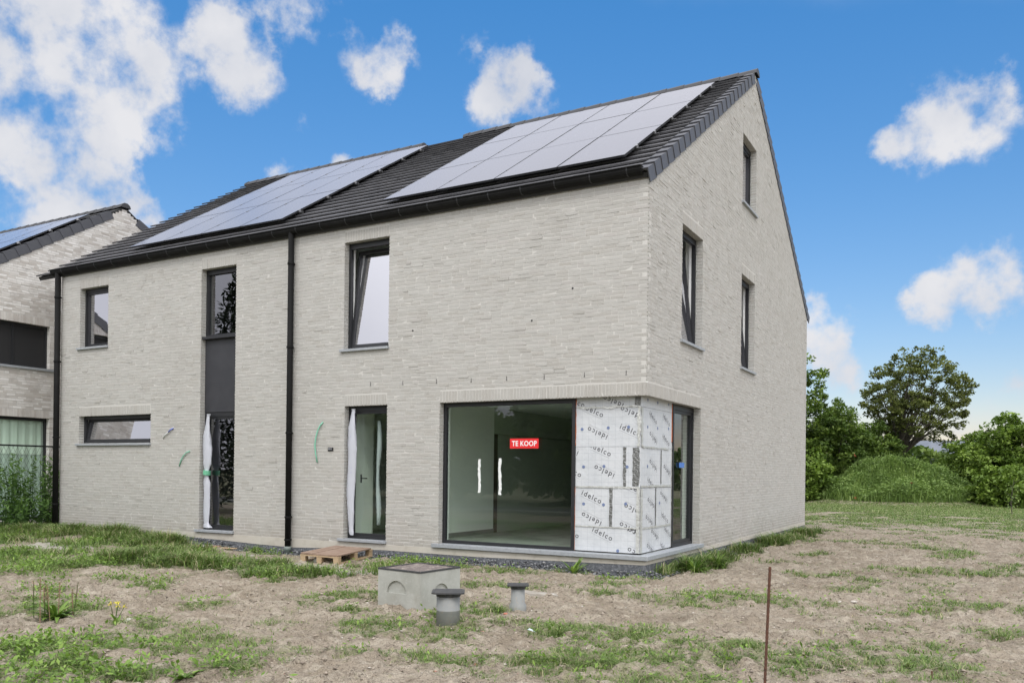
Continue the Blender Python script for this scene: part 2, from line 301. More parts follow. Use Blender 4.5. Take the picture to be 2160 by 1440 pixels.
# ================================================================== geometry helpers
ORG = {}
def link(o, parent=None):
    COL.objects.link(o)
    if parent is not None: o.parent = parent
    return o
def tag(o, label=None, cat=None, group=None, kind=None):
    if label: o['label'] = label
    if cat: o['category'] = cat
    if group: o['group'] = group
    if kind: o['kind'] = kind
    return o
def thing(name, loc, label, cat, group=None, rz=0):
    o = bpy.data.objects.new(name, None); o.empty_display_size = .2
    link(o); o.location = loc; o.rotation_euler = (0, 0, rz)
    ORG[o.name] = Vector(loc) if rz == 0 else Vector((0, 0, 0))
    return tag(o, label, cat, group)
def mesh_obj(name, V, F, mat, parent=None, smooth=False, tone=None, mats=None, world=True, kind=None):
    """V: list/array of points; F: list of index tuples or int array; tone: float per face"""
    V = np.asarray(V, dtype=np.float64).reshape(-1, 3)
    org = None
    if parent is not None and world:
        org = ORG.get(parent.name)
        if org is not None: V = V - np.array(org)
    me = bpy.data.meshes.new(name)
    if isinstance(F, np.ndarray):
        nf, k = F.shape
        me.vertices.add(len(V)); me.vertices.foreach_set('co', V.ravel())
        me.loops.add(nf * k); me.loops.foreach_set('vertex_index', F.ravel().astype(np.int32))
        me.polygons.add(nf); me.polygons.foreach_set('loop_start', np.arange(nf, dtype=np.int32) * k)
        me.update(calc_edges=True)
    else:
        me.from_pydata(V.tolist(), [], [tuple(f) for f in F]); me.update()
    if tone is not None:
        at = me.attributes.new('tone', 'FLOAT', 'FACE'); at.data.foreach_set('value', np.asarray(tone, dtype=np.float32))
    if isinstance(mat, (list, tuple)):
        for m in mat: me.materials.append(m)
        me.polygons.foreach_set('material_index', np.asarray(mats, dtype=np.int32))
    else: me.materials.append(mat)
    if smooth: me.polygons.foreach_set('use_smooth', np.ones(len(me.polygons), dtype=bool))
    o = bpy.data.objects.new(name, me); link(o, parent)
    if parent is not None and org is not None: ORG[o.name] = org
    if kind: o['kind'] = kind
    return o
class MB:
    def __init__(s): s.V = []; s.F = []; s.T = []
    def box(s, P, a0, a1, b0, b1, c0, c1, tone=None):
        n = len(s.V)
        for c in (c0, c1):
            for b in (b0, b1):
                for a in (a0, a1): s.V.append(P(a, b, c))
        for f in ((0, 2, 3, 1), (4, 5, 7, 6), (0, 1, 5, 4), (2, 6, 7, 3), (0, 4, 6, 2), (1, 3, 7, 5)):
            s.F.append(tuple(n + i for i in f)); s.T.append(tone or 0.)
        return s
    def add(s, V, F, tone=0.):
        n = len(s.V); s.V += list(V)
        for f in F: s.F.append(tuple(n + i for i in f)); s.T.append(tone)
        return s
    def tube(s, pts, rads, k=8, caps=True, tone=0.):
        n0 = len(s.V); prev = None
        for i, p in enumerate(pts):
            p = Vector(p)
            d = (Vector(pts[min(i + 1, len(pts) - 1)]) - Vector(pts[max(i - 1, 0)]))
            d = d.normalized() if d.length > 1e-9 else Vector((0, 0, 1))
            ref = Vector((1, 0, 0)) if abs(d.x) < .9 else Vector((0, 1, 0))
            a = d.cross(ref).normalized() if prev is None else (prev - d * prev.dot(d)).normalized()
            prev = a; b = d.cross(a)
            for j in range(k):
                t = 2 * math.pi * j / k
                q = p + (a * math.cos(t) + b * math.sin(t)) * rads[i]
                s.V.append((q.x, q.y, q.z))
        for i in range(len(pts) - 1):
            for j in range(k):
                j2 = (j + 1) % k
                s.F.append((n0 + i * k + j, n0 + i * k + j2, n0 + (i + 1) * k + j2, n0 + (i + 1) * k + j)); s.T.append(tone)
        if caps:
            s.F.append(tuple(n0 + j for j in range(k))[::-1]); s.T.append(tone)
            s.F.append(tuple(n0 + (len(pts) - 1) * k + j for j in range(k))); s.T.append(tone)
        return s
    def obj(s, name, mat, parent=None, smooth=False, world=True, tone=False, kind=None, bevel=0):
        o = mesh_obj(name, s.V, s.F, mat, parent, smooth, s.T if tone else None, world=world, kind=kind)
        if bevel:
            m = o.modifiers.new('bevel', 'BEVEL'); m.width = bevel; m.segments = 2; m.limit_method = 'ANGLE'
        return o
XYZ = lambda a, b, c: (a, b, c)
# wall frames: (u along wall, z up, n outward)
def front_frame(y0=0.): return lambda u, z, n: (u, y0 - n, z)
def side_frame(x0=0.): return lambda u, z, n: (x0 + n, u, z)
FR = front_frame(); GB = side_frame()

# ================================================================== ground shape
def noise_grid(seed):
    r = np.random.default_rng(seed); g = r.random((256, 256))
    def f(x, y):
        xi = np.floor(x).astype(int); yi = np.floor(y).astype(int); fx = x - xi; fy = y - yi
        fx = fx * fx * (3 - 2 * fx); fy = fy * fy * (3 - 2 * fy)
        a = g[xi % 256, yi % 256]; b = g[(xi + 1) % 256, yi % 256]; c = g[xi % 256, (yi + 1) % 256]; d = g[(xi + 1) % 256, (yi + 1) % 256]
        return (a * (1 - fx) + b * fx) * (1 - fy) + (c * (1 - fx) + d * fx) * fy
    return f
n1, n2, n3, n4 = [noise_grid(s) for s in (3, 5, 11, 19)]
def fbm(x, y, f0, octs=4, seed=0):
    v = 0; a = .5; t = 0
    for i in range(octs):
        v = v + a * (n1, n2, n3, n4)[(i + seed) % 4](x * f0 + 17 * i, y * f0 + 31 * i); t += a; a *= .5; f0 *= 2.03
    return v / t
def ground_z(x, y):
    x = np.asarray(x, float); y = np.asarray(y, float)
    z = -0.15 - 0.08 * np.exp(-((x + 7.6) / 1.9) ** 2 - (y / 1.6) ** 2) + 0.1 * np.exp(-((x + 14) / 4) ** 2 - (y / 3) ** 2)
    z = z + (fbm(x, y, .55, 3) - .5) * .07 + (fbm(x, y, 3.1, 3, 1) - .5) * .045
    dw = np.minimum(np.where((x > -14.9) & (x < .2), np.abs(y), 9), np.where((y > -.1) & (y < 13.4), np.abs(x), 9))
    z = z - .055 * np.exp(-(dw / .38) ** 2)
    # shallow tyre ruts running back along the gable side
    rut = np.abs(((x - .25 * (y + 6) - 1.2) % 1.7) - .85)
    z = z + np.where((y > -4) & (y < 16) & (x > 1), -0.03 * np.exp(-(rut / .16) ** 2), 0)
    # garden mound far behind
    q = ((x - .1) / 3.9) ** 2 + ((y - 40.8) / 3.2) ** 2
    m = np.exp(-q ** 1.15 * 1.3) * (1 + .22 * (fbm(x, y, .45, 3, 2) - .5))
    return z + 2.0 * m
PATCHES=[(-14.21,-1.20,0.53,1.0),(-13.18,-0.74,0.53,1.0),(-11.72,-0.61,0.46,1.0),(-9.88,-0.97,0.43,1.0),(-8.57,-2.39,0.42,0.8),(-7.92,-1.70,0.43,1.0),(-6.12,-2.95,0.34,0.9),(-5.31,-2.62,0.34,1.0),(-4.09,-3.08,0.24,1.0),(-3.54,-3.09,0.17,1.0),(-7.70,-5.17,0.34,0.9),(-6.92,-5.16,0.40,0.7),(-8.65,-3.25,0.32,0.7),(-4.22,-6.82,0.36,0.9),(-2.55,-8.02,0.36,1.0),(-1.76,-8.15,0.26,1.0),(-1.71,-8.66,0.21,1.0),(-1.02,-8.26,0.28,1.0),(-1.07,-7.90,0.18,0.8),(-0.67,-7.74,0.22,1.0),(-2.86,-6.68,0.24,0.7),(-2.07,-6.76,0.27,0.7),(-1.63,-6.75,0.18,0.6),(-1.57,-4.97,0.16,1.0),(-0.38,-4.73,0.18,1.0),(-0.58,-3.71,0.12,0.9),(-0.06,-4.17,0.12,1.0),(0.37,-2.39,0.24,0.9),(0.95,-4.99,0.16,0.9),(-0.23,-6.60,0.20,0.8),(0.24,-6.48,0.24,0.8),(0.73,-6.58,0.19,1.0),(0.92,-6.22,0.24,0.8),(1.31,-6.12,0.23,1.0),(1.65,-6.01,0.23,1.0),(1.94,-5.82,0.23,0.8),(2.19,-5.50,0.24,0.8),(2.48,-5.24,0.24,0.9),(2.85,-5.15,0.20,0.9),(3.26,-5.29,0.23,1.0),(3.59,-4.88,0.23,0.7),(2.64,-4.78,0.17,0.6),(4.21,-3.78,0.25,0.6),(4.63,-2.54,0.33,0.8),(4.47,-4.71,0.22,0.8),(0.18,1.24,0.24,1.2),(0.37,1.80,0.28,1.2),(0.49,2.83,0.21,1.1),(0.43,5.02,0.29,1.1),(0.45,7.14,0.32,1.1),(0.49,9.97,0.36,1.0),(0.75,11.28,0.32,0.8),(-1.28,-0.30,0.17,0.9),(-0.94,-0.22,0.16,0.8),(2.69,2.41,0.31,0.5),(3.84,0.29,0.38,0.5),(0.42,18.16,0.64,0.8),(2.60,18.31,0.62,0.7),(5.28,13.97,0.44,0.9),(4.94,21.99,0.50,0.8),(-2.05,-5.39,0.26,0.4),(-1.88,-5.97,0.24,0.4),(1.41,-1.34,0.25,0.4),(2.38,-1.66,0.29,0.4),(1.76,-4.24,0.28,0.4),(3.59,-3.06,0.29,0.5),(-8.79,-4.00,0.31,0.6),(-15.6,-1.0,.7,.9),(-16.8,-2.0,.7,.7),(-10.8,-1.9,.5,.7),(-12.6,-2.6,.5,.5)]
def grass_cover(x, y):
    x = np.asarray(x, float); y = np.asarray(y, float)
    wx = x + (fbm(x, y, 1.7, 3, 2) - .5) * .5; wy = y + (fbm(x, y, 1.9, 3, 3) - .5) * .5
    d = np.zeros_like(x)
    for px, py, r, wt in PATCHES: d = np.maximum(d, wt * np.exp(-((wx - px) ** 2 + (wy - py) ** 2) / (r * 1.22) ** 2))
    d = d * (.35 + 1.1 * fbm(x, y, 5.5, 3, 1))
    spots = np.clip((fbm(x, y, 1.25, 4, 1) - .50) * 3.0, 0, .52)
    far = np.clip((y - 14) / 10, 0, 1)
    d = np.maximum(d, spots + far * np.clip((fbm(x, y, .5, 4, 2) - .33) * 3.0, 0, 1) * .9)
    d = np.where(y > 26, np.maximum(d, .75), d)
    d = np.where((x < -5.5) & (y < -2.2), np.maximum(d, np.clip((fbm(x, y, 1.0, 4, 0) - .36) * 2.6, 0, .9)), d)
    return np.clip(d, 0, 1.2)
def build_ground():
    # one sheet: fine near the camera, coarser to the horizon
    def axis(c, fine, h, far):
        a = list(np.arange(c - h, c + h + 1e-6, fine)); st = fine
        while a[-1] < far: st *= 1.16; a.append(a[-1] + st)
        st = fine
        while a[0] > -far: st *= 1.16; a.insert(0, a[0] - st)
        return np.array(a)
    def axis2(fine, lo, hi, lim, far, mid):
        a = list(np.arange(lo, hi, fine)); st = fine
        while a[-1] < far: st = st * 1.12 if a[-1] > lim[1] else min(st * 1.12, .08 if a[-1] < mid else .30); a.append(a[-1] + st)
        st = fine
        while a[0] > -far: st = st * 1.12 if a[0] < lim[0] else min(st * 1.12, .30); a.insert(0, a[0] - st)
        return np.array(a)
    X = axis2(.032, -6.5, 5.4, (-16, 9), 900, 8); Y = axis2(.032, -9.4, 0.3, (-11, 46), 900, 14)
    gx, gy = np.meshgrid(X, Y); z = ground_z(gx, gy)
    # clods only where the mesh can carry them
    near = (gx > -9) & (gx < 6) & (gy > -11) & (gy < -.45)
    cl = fbm(gx, gy, 7.5, 3, 2)
    near = near | ((gx > .35) & (gx < 8.5) & (gy > -.5) & (gy < 14))
    z = z + np.where(near, np.clip(cl - .52, 0, 1) * .19, 0) + np.where(near, (fbm(gx, gy, 12.0, 2, 3) - .5) * .052, 0)
    z = np.where((gx > -14.6) & (gx < -.1) & (gy > .12) & (gy < 13.1), -.45, z)
    V = np.stack([gx.ravel(), gy.ravel(), z.ravel()], 1)
    nx, ny = len(X), len(Y)
    i = np.arange(nx * ny).reshape(ny, nx)
    F = np.stack([i[:-1, :-1].ravel(), i[:-1, 1:].ravel(), i[1:, 1:].ravel(), i[1:, :-1].ravel()], 1)
    o = mesh_obj('ground', V, F, M['soil'], smooth=True)
    at = o.data.attributes.new('grassy', 'FLOAT', 'POINT')
    cov = grass_cover(gx, gy).ravel()
    cov = np.where((V[:, 1] > 60) | (np.abs(V[:, 0]) > 60) | (V[:, 1] < -14), .9, cov)
    at.data.foreach_set('value', cov.astype(np.float32))
    tag(o, 'bare trampled soil of the building plot with patches of weeds', None, None, 'structure')
build_ground()

# ================================================================== walls
def wall_backing(name, P, u0, u1, z0, z1, holes, thick, parent, mats, rakes=None, n_front=-.0005):
    """plane with holes, clipped by roof lines, extruded to a solid. rakes: list of (u, z, du, dz) lines; keep below."""
    us = sorted(set([u0, u1] + [h[0] for h in holes] + [h[1] for h in holes])); us = [u for u in us if u0 - 1e-6 <= u <= u1 + 1e-6]
    zs = sorted(set([z0, z1] + [h[2] for h in holes] + [h[3] for h in holes])); zs = [z for z in zs if z0 - 1e-6 <= z <= z1 + 1e-6]
    bm = bmesh.new(); vd = {}
    def v(u, z):
        k = (round(u, 5), round(z, 5))
        if k not in vd: vd[k] = bm.verts.new((u, z, 0))
        return vd[k]
    for i in range(len(us) - 1):
        for j in range(len(zs) - 1):
            cu = (us[i] + us[i + 1]) / 2; cz = (zs[j] + zs[j + 1]) / 2
            if any(h[0] < cu < h[1] and h[2] < cz < h[3] for h in holes): continue
            bm.faces.new([v(us[i], zs[j]), v(us[i + 1], zs[j]), v(us[i + 1], zs[j + 1]), v(us[i], zs[j + 1])])
    for (u, z, du, dz) in rakes or []:
        nrm = Vector((-dz, du, 0)).normalized()
        if nrm.y < 0: nrm = -nrm
        g = bm.verts[:] + bm.edges[:] + bm.faces[:]
        bmesh.ops.bisect_plane(bm, geom=g, plane_co=(u, z, 0), plane_no=nrm, clear_outer=True)
    r = bmesh.ops.extrude_face_region(bm, geom=bm.faces[:], use_keep_orig=True)
    for e in r['geom']:
        if isinstance(e, bmesh.types.BMVert): e.co.z = -thick
    bmesh.ops.recalc_face_normals(bm, faces=bm.faces[:])
    bm.verts.ensure_lookup_table()
    V = [P(q.co.x, q.co.y, q.co.z + n_front) for q in bm.verts]
    F = [[q.index for q in f.verts] for f in bm.faces]
    mi = [1 if f.calc_center_median().z < -thick * .45 else 0 for f in bm.faces]
    bm.free()
    return mesh_obj(name, V, F, mats, parent, mats=mi)
C_H = .0617
def lay(u0, u1, z0, ztop, holes, soldiers, rake=None, seed=1, blen=.212, bh=.0485, alt_end=None):
    """brick rectangles (u0,u1,z0,z1) for a wall; holes/soldiers as (u0,u1,z0,z1)"""
    r = random.Random(seed); out = []; k = 0; z = z0
    blocks = [(h[0], h[1], h[2], h[3]) for h in holes] + [(s[0] - .0, s[1] + .0, s[2], s[3] + .008) for s in soldiers]
    while z + bh < ztop:
        a, b = u0, u1
        if rake:
            a2, b2 = rake(z + bh); a = max(a, a2); b = min(b, b2)
        if alt_end is not None and k % 2: a = max(a, u0 + alt_end[0]); b = min(b, u1 - alt_end[1])
        if b - a < .04: break
        iv = [(a, b)]
        for h in blocks:
            if h[2] < z + bh - .006 and h[3] > z + .006:
                nv = []
                for p, q in iv:
                    if h[1] <= p or h[0] >= q: nv.append((p, q)); continue
                    if h[0] > p: nv.append((p, h[0]))
                    if h[1] < q: nv.append((h[1], q))
                iv = nv
        for p, q in iv:
            if q - p < .03: continue
            u = p; L = r.choice((.10, .155, blen, .18))
            while u < q - .02:
                e = u + L
                if q - e < .05: e = q
                out.append((u, min(e, q), z, z + bh)); u = e + .008
                L = blen if r.random() > .16 else .10
        z += C_H; k += 1
    for s in soldiers:
        u = s[0]
        while u < s[1] - .03:
            out.append((u, min(u + .0505, s[1]), s[2], s[3])); u += .0617
    return out
def brick_mesh(P, rects, seed, depth=.12, amp=1.0):
    r = np.random.default_rng(seed); V = []; F = []; T = []
    for (a, b, c, d) in rects:
        n = len(V); pr = r.random() ** 2 * .0035 * amp + .001; tl = (r.random() - .5) * .003 * amp; tw = (r.random() - .5) * .0024 * amp
        if r.random() < .05: pr += .007 * r.random()
        j = (r.random((3, 4)) - .5)
        m = (a + b) / 2 + (r.random() - .5) * .02
        for i, u in enumerate((a, m, b)):
            nn = pr + tl * (i - 1) + j[i, 0] * .002
            lo = c + j[i, 1] * .0036 * amp; hi = d + j[i, 2] * .0040 * amp
            uu = u + (j[i, 3] * .003 * amp)
            V += [P(uu, lo, nn - tw), P(uu, hi, nn + tw), P(uu, lo, -depth), P(uu, hi, -depth)]
        f = [(0, 4, 5, 1), (4, 8, 9, 5), (0, 2, 6, 4), (4, 6, 10, 8), (1, 5, 7, 3), (5, 9, 11, 7), (0, 1, 3, 2), (8, 10, 11, 9)]
        F += [tuple(n + q for q in g) for g in f]
        T += [float(r.random()) * (.45 if d - c > .1 else 1)] * 8
    return V, F, T
def build_bricks(wall, P, rects, seed, n_single, mat, key, amp=1.0):
    """the n_single bricks that show largest are objects of their own, the rest one object"""
    s = sorted(range(len(rects)), key=lambda i: key(rects[i]))
    single = set(s[:n_single])
    for i in s[:n_single]:
        V, F, T = brick_mesh(P, [rects[i]], seed * 7919 + i, amp=amp)
        mesh_obj('brick', V, F, mat, wall, tone=T)
    V, F, T = brick_mesh(P, [rects[i] for i in range(len(rects)) if i not in single], seed, amp=amp)
    mesh_obj('brickwork', V, F, mat, wall, tone=T, kind='stuff')

H_EAVE = 6.10; Y_R = 6.72; D_H = 13.3; L_H = 14.80
TAN = 0.6405; ANG = math.atan(TAN); CO, SI = math.cos(ANG), math.sin(ANG)
house = thing('house', (-7.4, 0, -.15), 'large pale grey brick gabled house for sale, filling the middle of the view', 'house')

HF = {  # openings in the front wall
 'small': (-14.076, -13.04, 4.21, 5.60), 'low': (-14.07, -11.52, 1.96, 2.60), 'stair': (-9.938, -8.91, .125, 5.61),
 'mid': (-6.03, -4.98, 3.68, 5.69), 'door': (-5.99, -4.99, .125, 2.61), 'corner': (-3.83, .01, .14, 2.61)}
HG = {'near': (1.65, 2.86, 3.70, 5.69), 'far': (5.69, 6.88, 3.70, 5.69), 'top': (5.69, 6.90, 7.23, 8.69), 'corner': (-.01, 2.82, .14, 2.61)}
def grow_h(h, g=.012): return (h[0] - g, h[1] + g, h[2] - g, h[3] + g)
front = wall_backing('front_wall', FR, -L_H + .005, -.02, -.3, H_EAVE - .02, [grow_h(h) if k != 'corner' else (h[0] - .012, .05, h[2] - .012, h[3] + .012) for k, h in HF.items()], .33, house, [M['mortar'], M['plaster']])
gable = wall_backing('gable_wall', GB, .02, D_H - .005, -.3, 11, [grow_h(h) if k != 'corner' else (-.05, h[1] + .012, h[2] - .012, h[3] + .012) for k, h in HG.items()], .33, house, [M['mortar'], M['plaster']],
    rakes=[(0, 6.02, 1, TAN), (2 * Y_R, 6.02, 1, -TAN)])
sold_f = [(h[0], h[1], h[3] + .0, h[3] + .195) for k, h in HF.items() if k in ('mid', 'stair', 'small', 'low', 'door')] + [(-3.83, 0, 2.61, 2.805)]
sold_g = [(h[0], h[1], h[3], h[3] + .195) for k, h in HG.items() if k != 'corner'] + [(0.0, 2.82, 2.61, 2.805)]
rf = lay(-L_H, 0, .065, H_EAVE, list(HF.values()), sold_f, seed=2, alt_end=(0, .10))
rg = [q for q in lay(0, D_H, .065, 10.3, list(HG.values()), sold_g, rake=lambda z: ((z - 6.02) / TAN if z > 6.02 else 0, 2 * Y_R - (z - 6.02) / TAN if z > 6.02 else D_H), seed=3)]
# at the corner the gable courses give way to the front course ends and vice versa
rg2 = []
for i, q in enumerate(rg):
    k = round((q[2] - .065) / C_H)
    if q[0] < .001 and k % 2 == 0 and q[3] - q[2] < .1:
        if q[1] < .125: continue
        q = (.111, q[1], q[2], q[3])
    rg2.append(q)
rg = rg2
build_bricks(front, FR, rf, 21, 230, M['brick'], lambda r: (Vector(((r[0] + r[1]) / 2, 0, r[2])) - CAM).length * (.21 / max(r[1] - r[0], .01)) ** .5)
build_bricks(gable, GB, rg, 22, 70, M['brick'], lambda r: (Vector((0, (r[0] + r[1]) / 2, r[2])) - CAM).length)
# plinth band and the bitumen coated foundation under it
def band(name, P, pts, n0, n1, ztop, mat, parent):
    b = MB(); V = []
    for (u, zb) in pts: V += [P(u, zb, n0), P(u, ztop, n0), P(u, zb, n1), P(u, ztop, n1)]
    F = []
    for i in range(len(pts) - 1):
        a = 4 * i; c = a + 4
        F += [(a + 2, c + 2, c + 3, a + 3), (a + 3, c + 3, c + 1, a + 1), (a, c, c + 2, a + 2), (a, a + 1, c + 1, c)]
    e = 4 * (len(pts) - 1)
    F += [(0, 2, 3, 1), (e, e + 1, e + 3, e + 2)]
    return mesh_obj(name, V, F, mat, parent)
band('plinth', FR, [(-L_H, 0.0), (-12, -.03), (-9.6, -.06), (-8.2, -.10), (-7.3, -.115), (-6, -.07), (-5, -.045), (-3, -.05), (0.006, 0.0)], -.1, .006, .058, M['plinth'], front)
band('plinth', GB, [(-.004, 0.0), (3, -.01), (8, -.03), (D_H, -.03)], -.1, .008, .0575, M['plinth'], gable)
band('foundation', FR, [(-L_H, -.5), (-6, -.5), (-.004, -.5)], -.3, .002, .03, M['bitumen'], front)
band('foundation', GB, [(.004, -.5), (D_H, -.5)], -.3, .003, .03, M['bitumen'], gable)
# left end wall and rear wall of blockwork
MB().box(XYZ, -L_H + .01, -L_H + .3, .34, D_H - .02, -.3, 6.05).obj('end_wall', M['brick_far'], house)
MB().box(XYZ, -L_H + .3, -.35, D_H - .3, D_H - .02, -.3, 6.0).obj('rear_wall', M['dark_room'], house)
# floors, ceilings, partitions
MB().box(XYZ, -14.48, -.345, .345, D_H - .31, -.1, .10).obj('ground_floor', M['grey_floor'], house)
MB().box(XYZ, -14.48, -.345, .345, D_H - .31, 2.78, 3.05).obj('ceiling', M['ceiling'], house)
MB().box(XYZ, -14.48, -.345, .345, D_H - .31, 5.85, 6.02).obj('ceiling', M['ceiling'], house)
MB().box(XYZ, -7.5, -7.3, .345, D_H - .31, .10, 2.78).obj('party_wall', M['plaster'], house)
MB().box(XYZ, -7.5, -7.3, .345, D_H - .31, 3.05, 5.85).obj('party_wall', M['plaster'], house)
MB().box(XYZ, -6.25, -6.08, .345, .98, .10, 2.78).obj('partition', M['plaster'], house)
p = MB().box(XYZ, -4.80, -4.65, .345, 3.28, .10, 2.78).obj('partition', M['plaster'], house)
MB().box(XYZ, -4.648, -4.635, .36, 3.28, .10, .19).obj('skirting', M['dark_room'], p)
MB().box(XYZ, -4.80, -4.66, 3.30, 3.46, .10, 2.22).obj('door_post', M['brown_post'], house)
MB().box(XYZ, -4.80, -4.66, 3.30, 12.9, 2.23, 2.78).obj('partition', M['shaded_wall'], house)
MB().box(XYZ, -4.85, -4.70, 3.50, 12.9, .10, 2.22).obj('partition', M['shaded_wall'], house)
MB().box(XYZ, -4.69, -.36, 8.2, 8.35, .10, 2.78).obj('partition', M['shaded_wall'], house)
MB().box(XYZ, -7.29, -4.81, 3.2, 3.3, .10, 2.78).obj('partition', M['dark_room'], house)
MB().box(XYZ, -7.29, -.36, 4.2, 4.3, 3.05, 5.85).obj('partition', M['plaster'], house)
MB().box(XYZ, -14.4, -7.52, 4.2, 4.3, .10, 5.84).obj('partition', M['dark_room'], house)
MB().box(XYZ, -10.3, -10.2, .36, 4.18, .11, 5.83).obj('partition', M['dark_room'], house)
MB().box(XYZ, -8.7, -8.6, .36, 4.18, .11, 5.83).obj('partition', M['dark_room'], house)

# ---- windows
def window(P, h, parent, rec=.13, tilt=0., sash=True, sill=True, glass='glass_up', top=.075, mull=None, label=None, sill_over=.07, fw=.05):
    u0, u1, z0, z1 = h
    b = MB(); n1 = -rec; n0 = -rec - .07
    zb = z0 + .0
    b.box(P, u0 - .004, u0 + fw, zb, z1 + .004, n0, n1).box(P, u1 - fw, u1 + .004, zb, z1 + .004, n0, n1)
    b.box(P, u0 + fw, u1 - fw, z1 - top, z1 + .004, n0, n1).box(P, u0 + fw, u1 - fw, zb, zb + fw, n0, n1)
    win = b.obj('window', M['frame'], parent)
    if label: win['label'] = label
    g = MB()
    g.box(P, u0 - .004, u0 + .045, zb, z1, n0 - .05, n0).box(P, u1 - .045, u1 + .004, zb, z1, n0 - .05, n0)
    g.box(P, u0 + .045, u1 - .045, z1 - .06, z1, n0 - .05, n0).box(P, u0 + .045, u1 - .045, zb, zb + .045, n0 - .05, n0)
    g.obj('inner_frame', M['white_frame'], win)
    a0, a1, c0, c1 = u0 + fw - .008, u1 - fw + .008, zb + fw - .008, z1 - top + .008
    ca, sa = math.cos(tilt), math.sin(tilt)
    nc = n0 + .02
    def Q(u, z, n):
        dz = z - c0; dn = n - nc
        return P(u, c0 + dz * ca + dn * sa, nc + dn * ca - dz * sa)
    if sash:
        s = MB(); sw = .058
        s.box(Q, a0, a0 + sw, c0, c1, nc - .045, nc + .03).box(Q, a1 - sw, a1, c0, c1, nc - .045, nc + .03)
        s.box(Q, a0 + sw, a1 - sw, c1 - sw, c1, nc - .045, nc + .03).box(Q, a0 + sw, a1 - sw, c0, c0 + sw, nc - .045, nc + .03)
        s.obj('sash', M['frame'], win)
        a0 += sw - .01; a1 -= sw - .01; gc0 = c0 + sw - .01; gc1 = c1 - sw + .01
    else: gc0, gc1 = c0, c1
    parts = [(a0, a1)]
    if mull:
        MB().box(P, mull - .03, mull + .03, zb + fw, z1 - top, n0, n1 - .002).obj('mullion', M['frame'], win)
        parts = [(a0, mull - .028), (mull + .028, a1)]
    for q0, q1 in parts:
        V = [Q(q0, gc0, nc), Q(q1, gc0, nc), Q(q1, gc1, nc), Q(q0, gc1, nc)]
        mesh_obj('glass', V, [(0, 1, 2, 3)], M[glass], win)
    if sill:
        MB().box(P, u0 - sill_over, u1 + .02, z0 - .05, z0 - .002, -rec + .01, .055).obj('sill', M['sill'], win, bevel=.004)
    return win
window(FR, HF['small'], house, label='small upper window near the left end')
window(FR, HF['low'], house, tilt=R_(7), label='low wide window tilted open')
window(FR, (HF['stair'][0], HF['stair'][1], 4.19, HF['stair'][3]), house, sill=False, glass='glass_dark', sash=False, top=.10, label='upper part of the tall stair window')
MB().box(FR, -9.97, -8.905, 4.135, 4.188, -.2, -.02).obj('panel_flashing', M['frame'], house)
MB().box(FR, -9.935, -8.915, 2.60, 4.133, -.2, -.115).obj('facade_panel', M['panel'], house)
window(FR, (HF['stair'][0], HF['stair'][1], .125, 2.595), house, glass='glass_dark', top=.09, sill_over=.09, label='narrow glazed door under the dark panel')
window(FR, HF['mid'], house, tilt=R_(6), top=.10, label='tall upper window tilted open')
window(FR, HF['door'], house, glass='glass', top=.09, sill_over=.11, label='narrow glazed door beside the corner window')
window(GB, HG['near'], house, tilt=R_(6), top=.10, label='tilted window nearest the corner')
window(GB, HG['far'], house, tilt=R_(6), top=.10, label='tilted window further back')
window(GB, HG['top'], house, top=.10, label='attic window in the gable')
# corner glazing
cw = window(FR, (-3.83, -1.27, .14, 2.61), house, sash=False, sill=False, glass='glass', top=.07, fw=.055, label='large fixed shop-like pane')
cg = window(GB, (1.67, 2.82, .14, 2.61), house, sash=True, sill=False, glass='glass', top=.09, label='side pane of the corner glazing')
def corner_sill():
    o = .055
    top, bot = .138, .070
    out = [(-3.95, -o), (o, -o), (o, 2.95)]; inn = [(-3.95, .14), (-.14, .14), (-.14, 2.95)]
    V = []
    for z in (bot, top):
        V += [(x, y, z) for x, y in out] + [(x, y, z) for x, y in inn]
    F = [(6, 7, 10, 9), (7, 8, 11, 10), (0, 3, 4, 1), (1, 4, 5, 2), (0, 1, 7, 6), (1, 2, 8, 7), (3, 9, 10, 4), (4, 10, 11, 5), (0, 6, 9, 3), (2, 5, 11, 8)]
    o_ = mesh_obj('corner_sill', V, F, M['sill'], house)
    m = o_.modifiers.new('bevel', 'BEVEL'); m.width = .006; m.segments = 2
corner_sill()
# insulated corner column
COLN = .15
MB().box(XYZ, -1.26, -.20, .20, .34, .14, 2.62).box(XYZ, -.34, -.20, .20, 1.66, .139, 2.615).obj('corner_column', M['dark_room'], house)
rows = [(.155, .548), (.548, 1.183), (1.183, 1.827), (1.827, 2.455), (2.455, 2.625)]
def text_geo(s, width, bold=0., spacing=1.0):
    cu = bpy.data.curves.new('lettering', 'FONT'); cu.body = s; cu.size = 1; cu.offset = bold; cu.space_character = spacing; cu.resolution_u = 3
    ob = bpy.data.objects.new('lettering', cu); COL.objects.link(ob)
    dg = bpy.context.evaluated_depsgraph_get(); dg.update()
    me = bpy.data.meshes.new_from_object(ob.evaluated_get(dg))
    V = [tuple(v.co) for v in me.vertices]; F = [tuple(p.vertices) for p in me.polygons]
    bpy.data.objects.remove(ob); bpy.data.curves.remove(cu); bpy.data.meshes.remove(me)
    x0 = min(v[0] for v in V); x1 = max(v[0] for v in V); y0 = min(v[1] for v in V); y1 = max(v[1] for v in V)
    k = width / (x1 - x0)
    return [((v[0] - (x0 + x1) / 2) * k, (v[1] - (y0 + y1) / 2) * k) for v in V], F, (y1 - y0) * k
IDV, IDF, IDH = text_geo('idelco', .365, bold=.008, spacing=1.28)
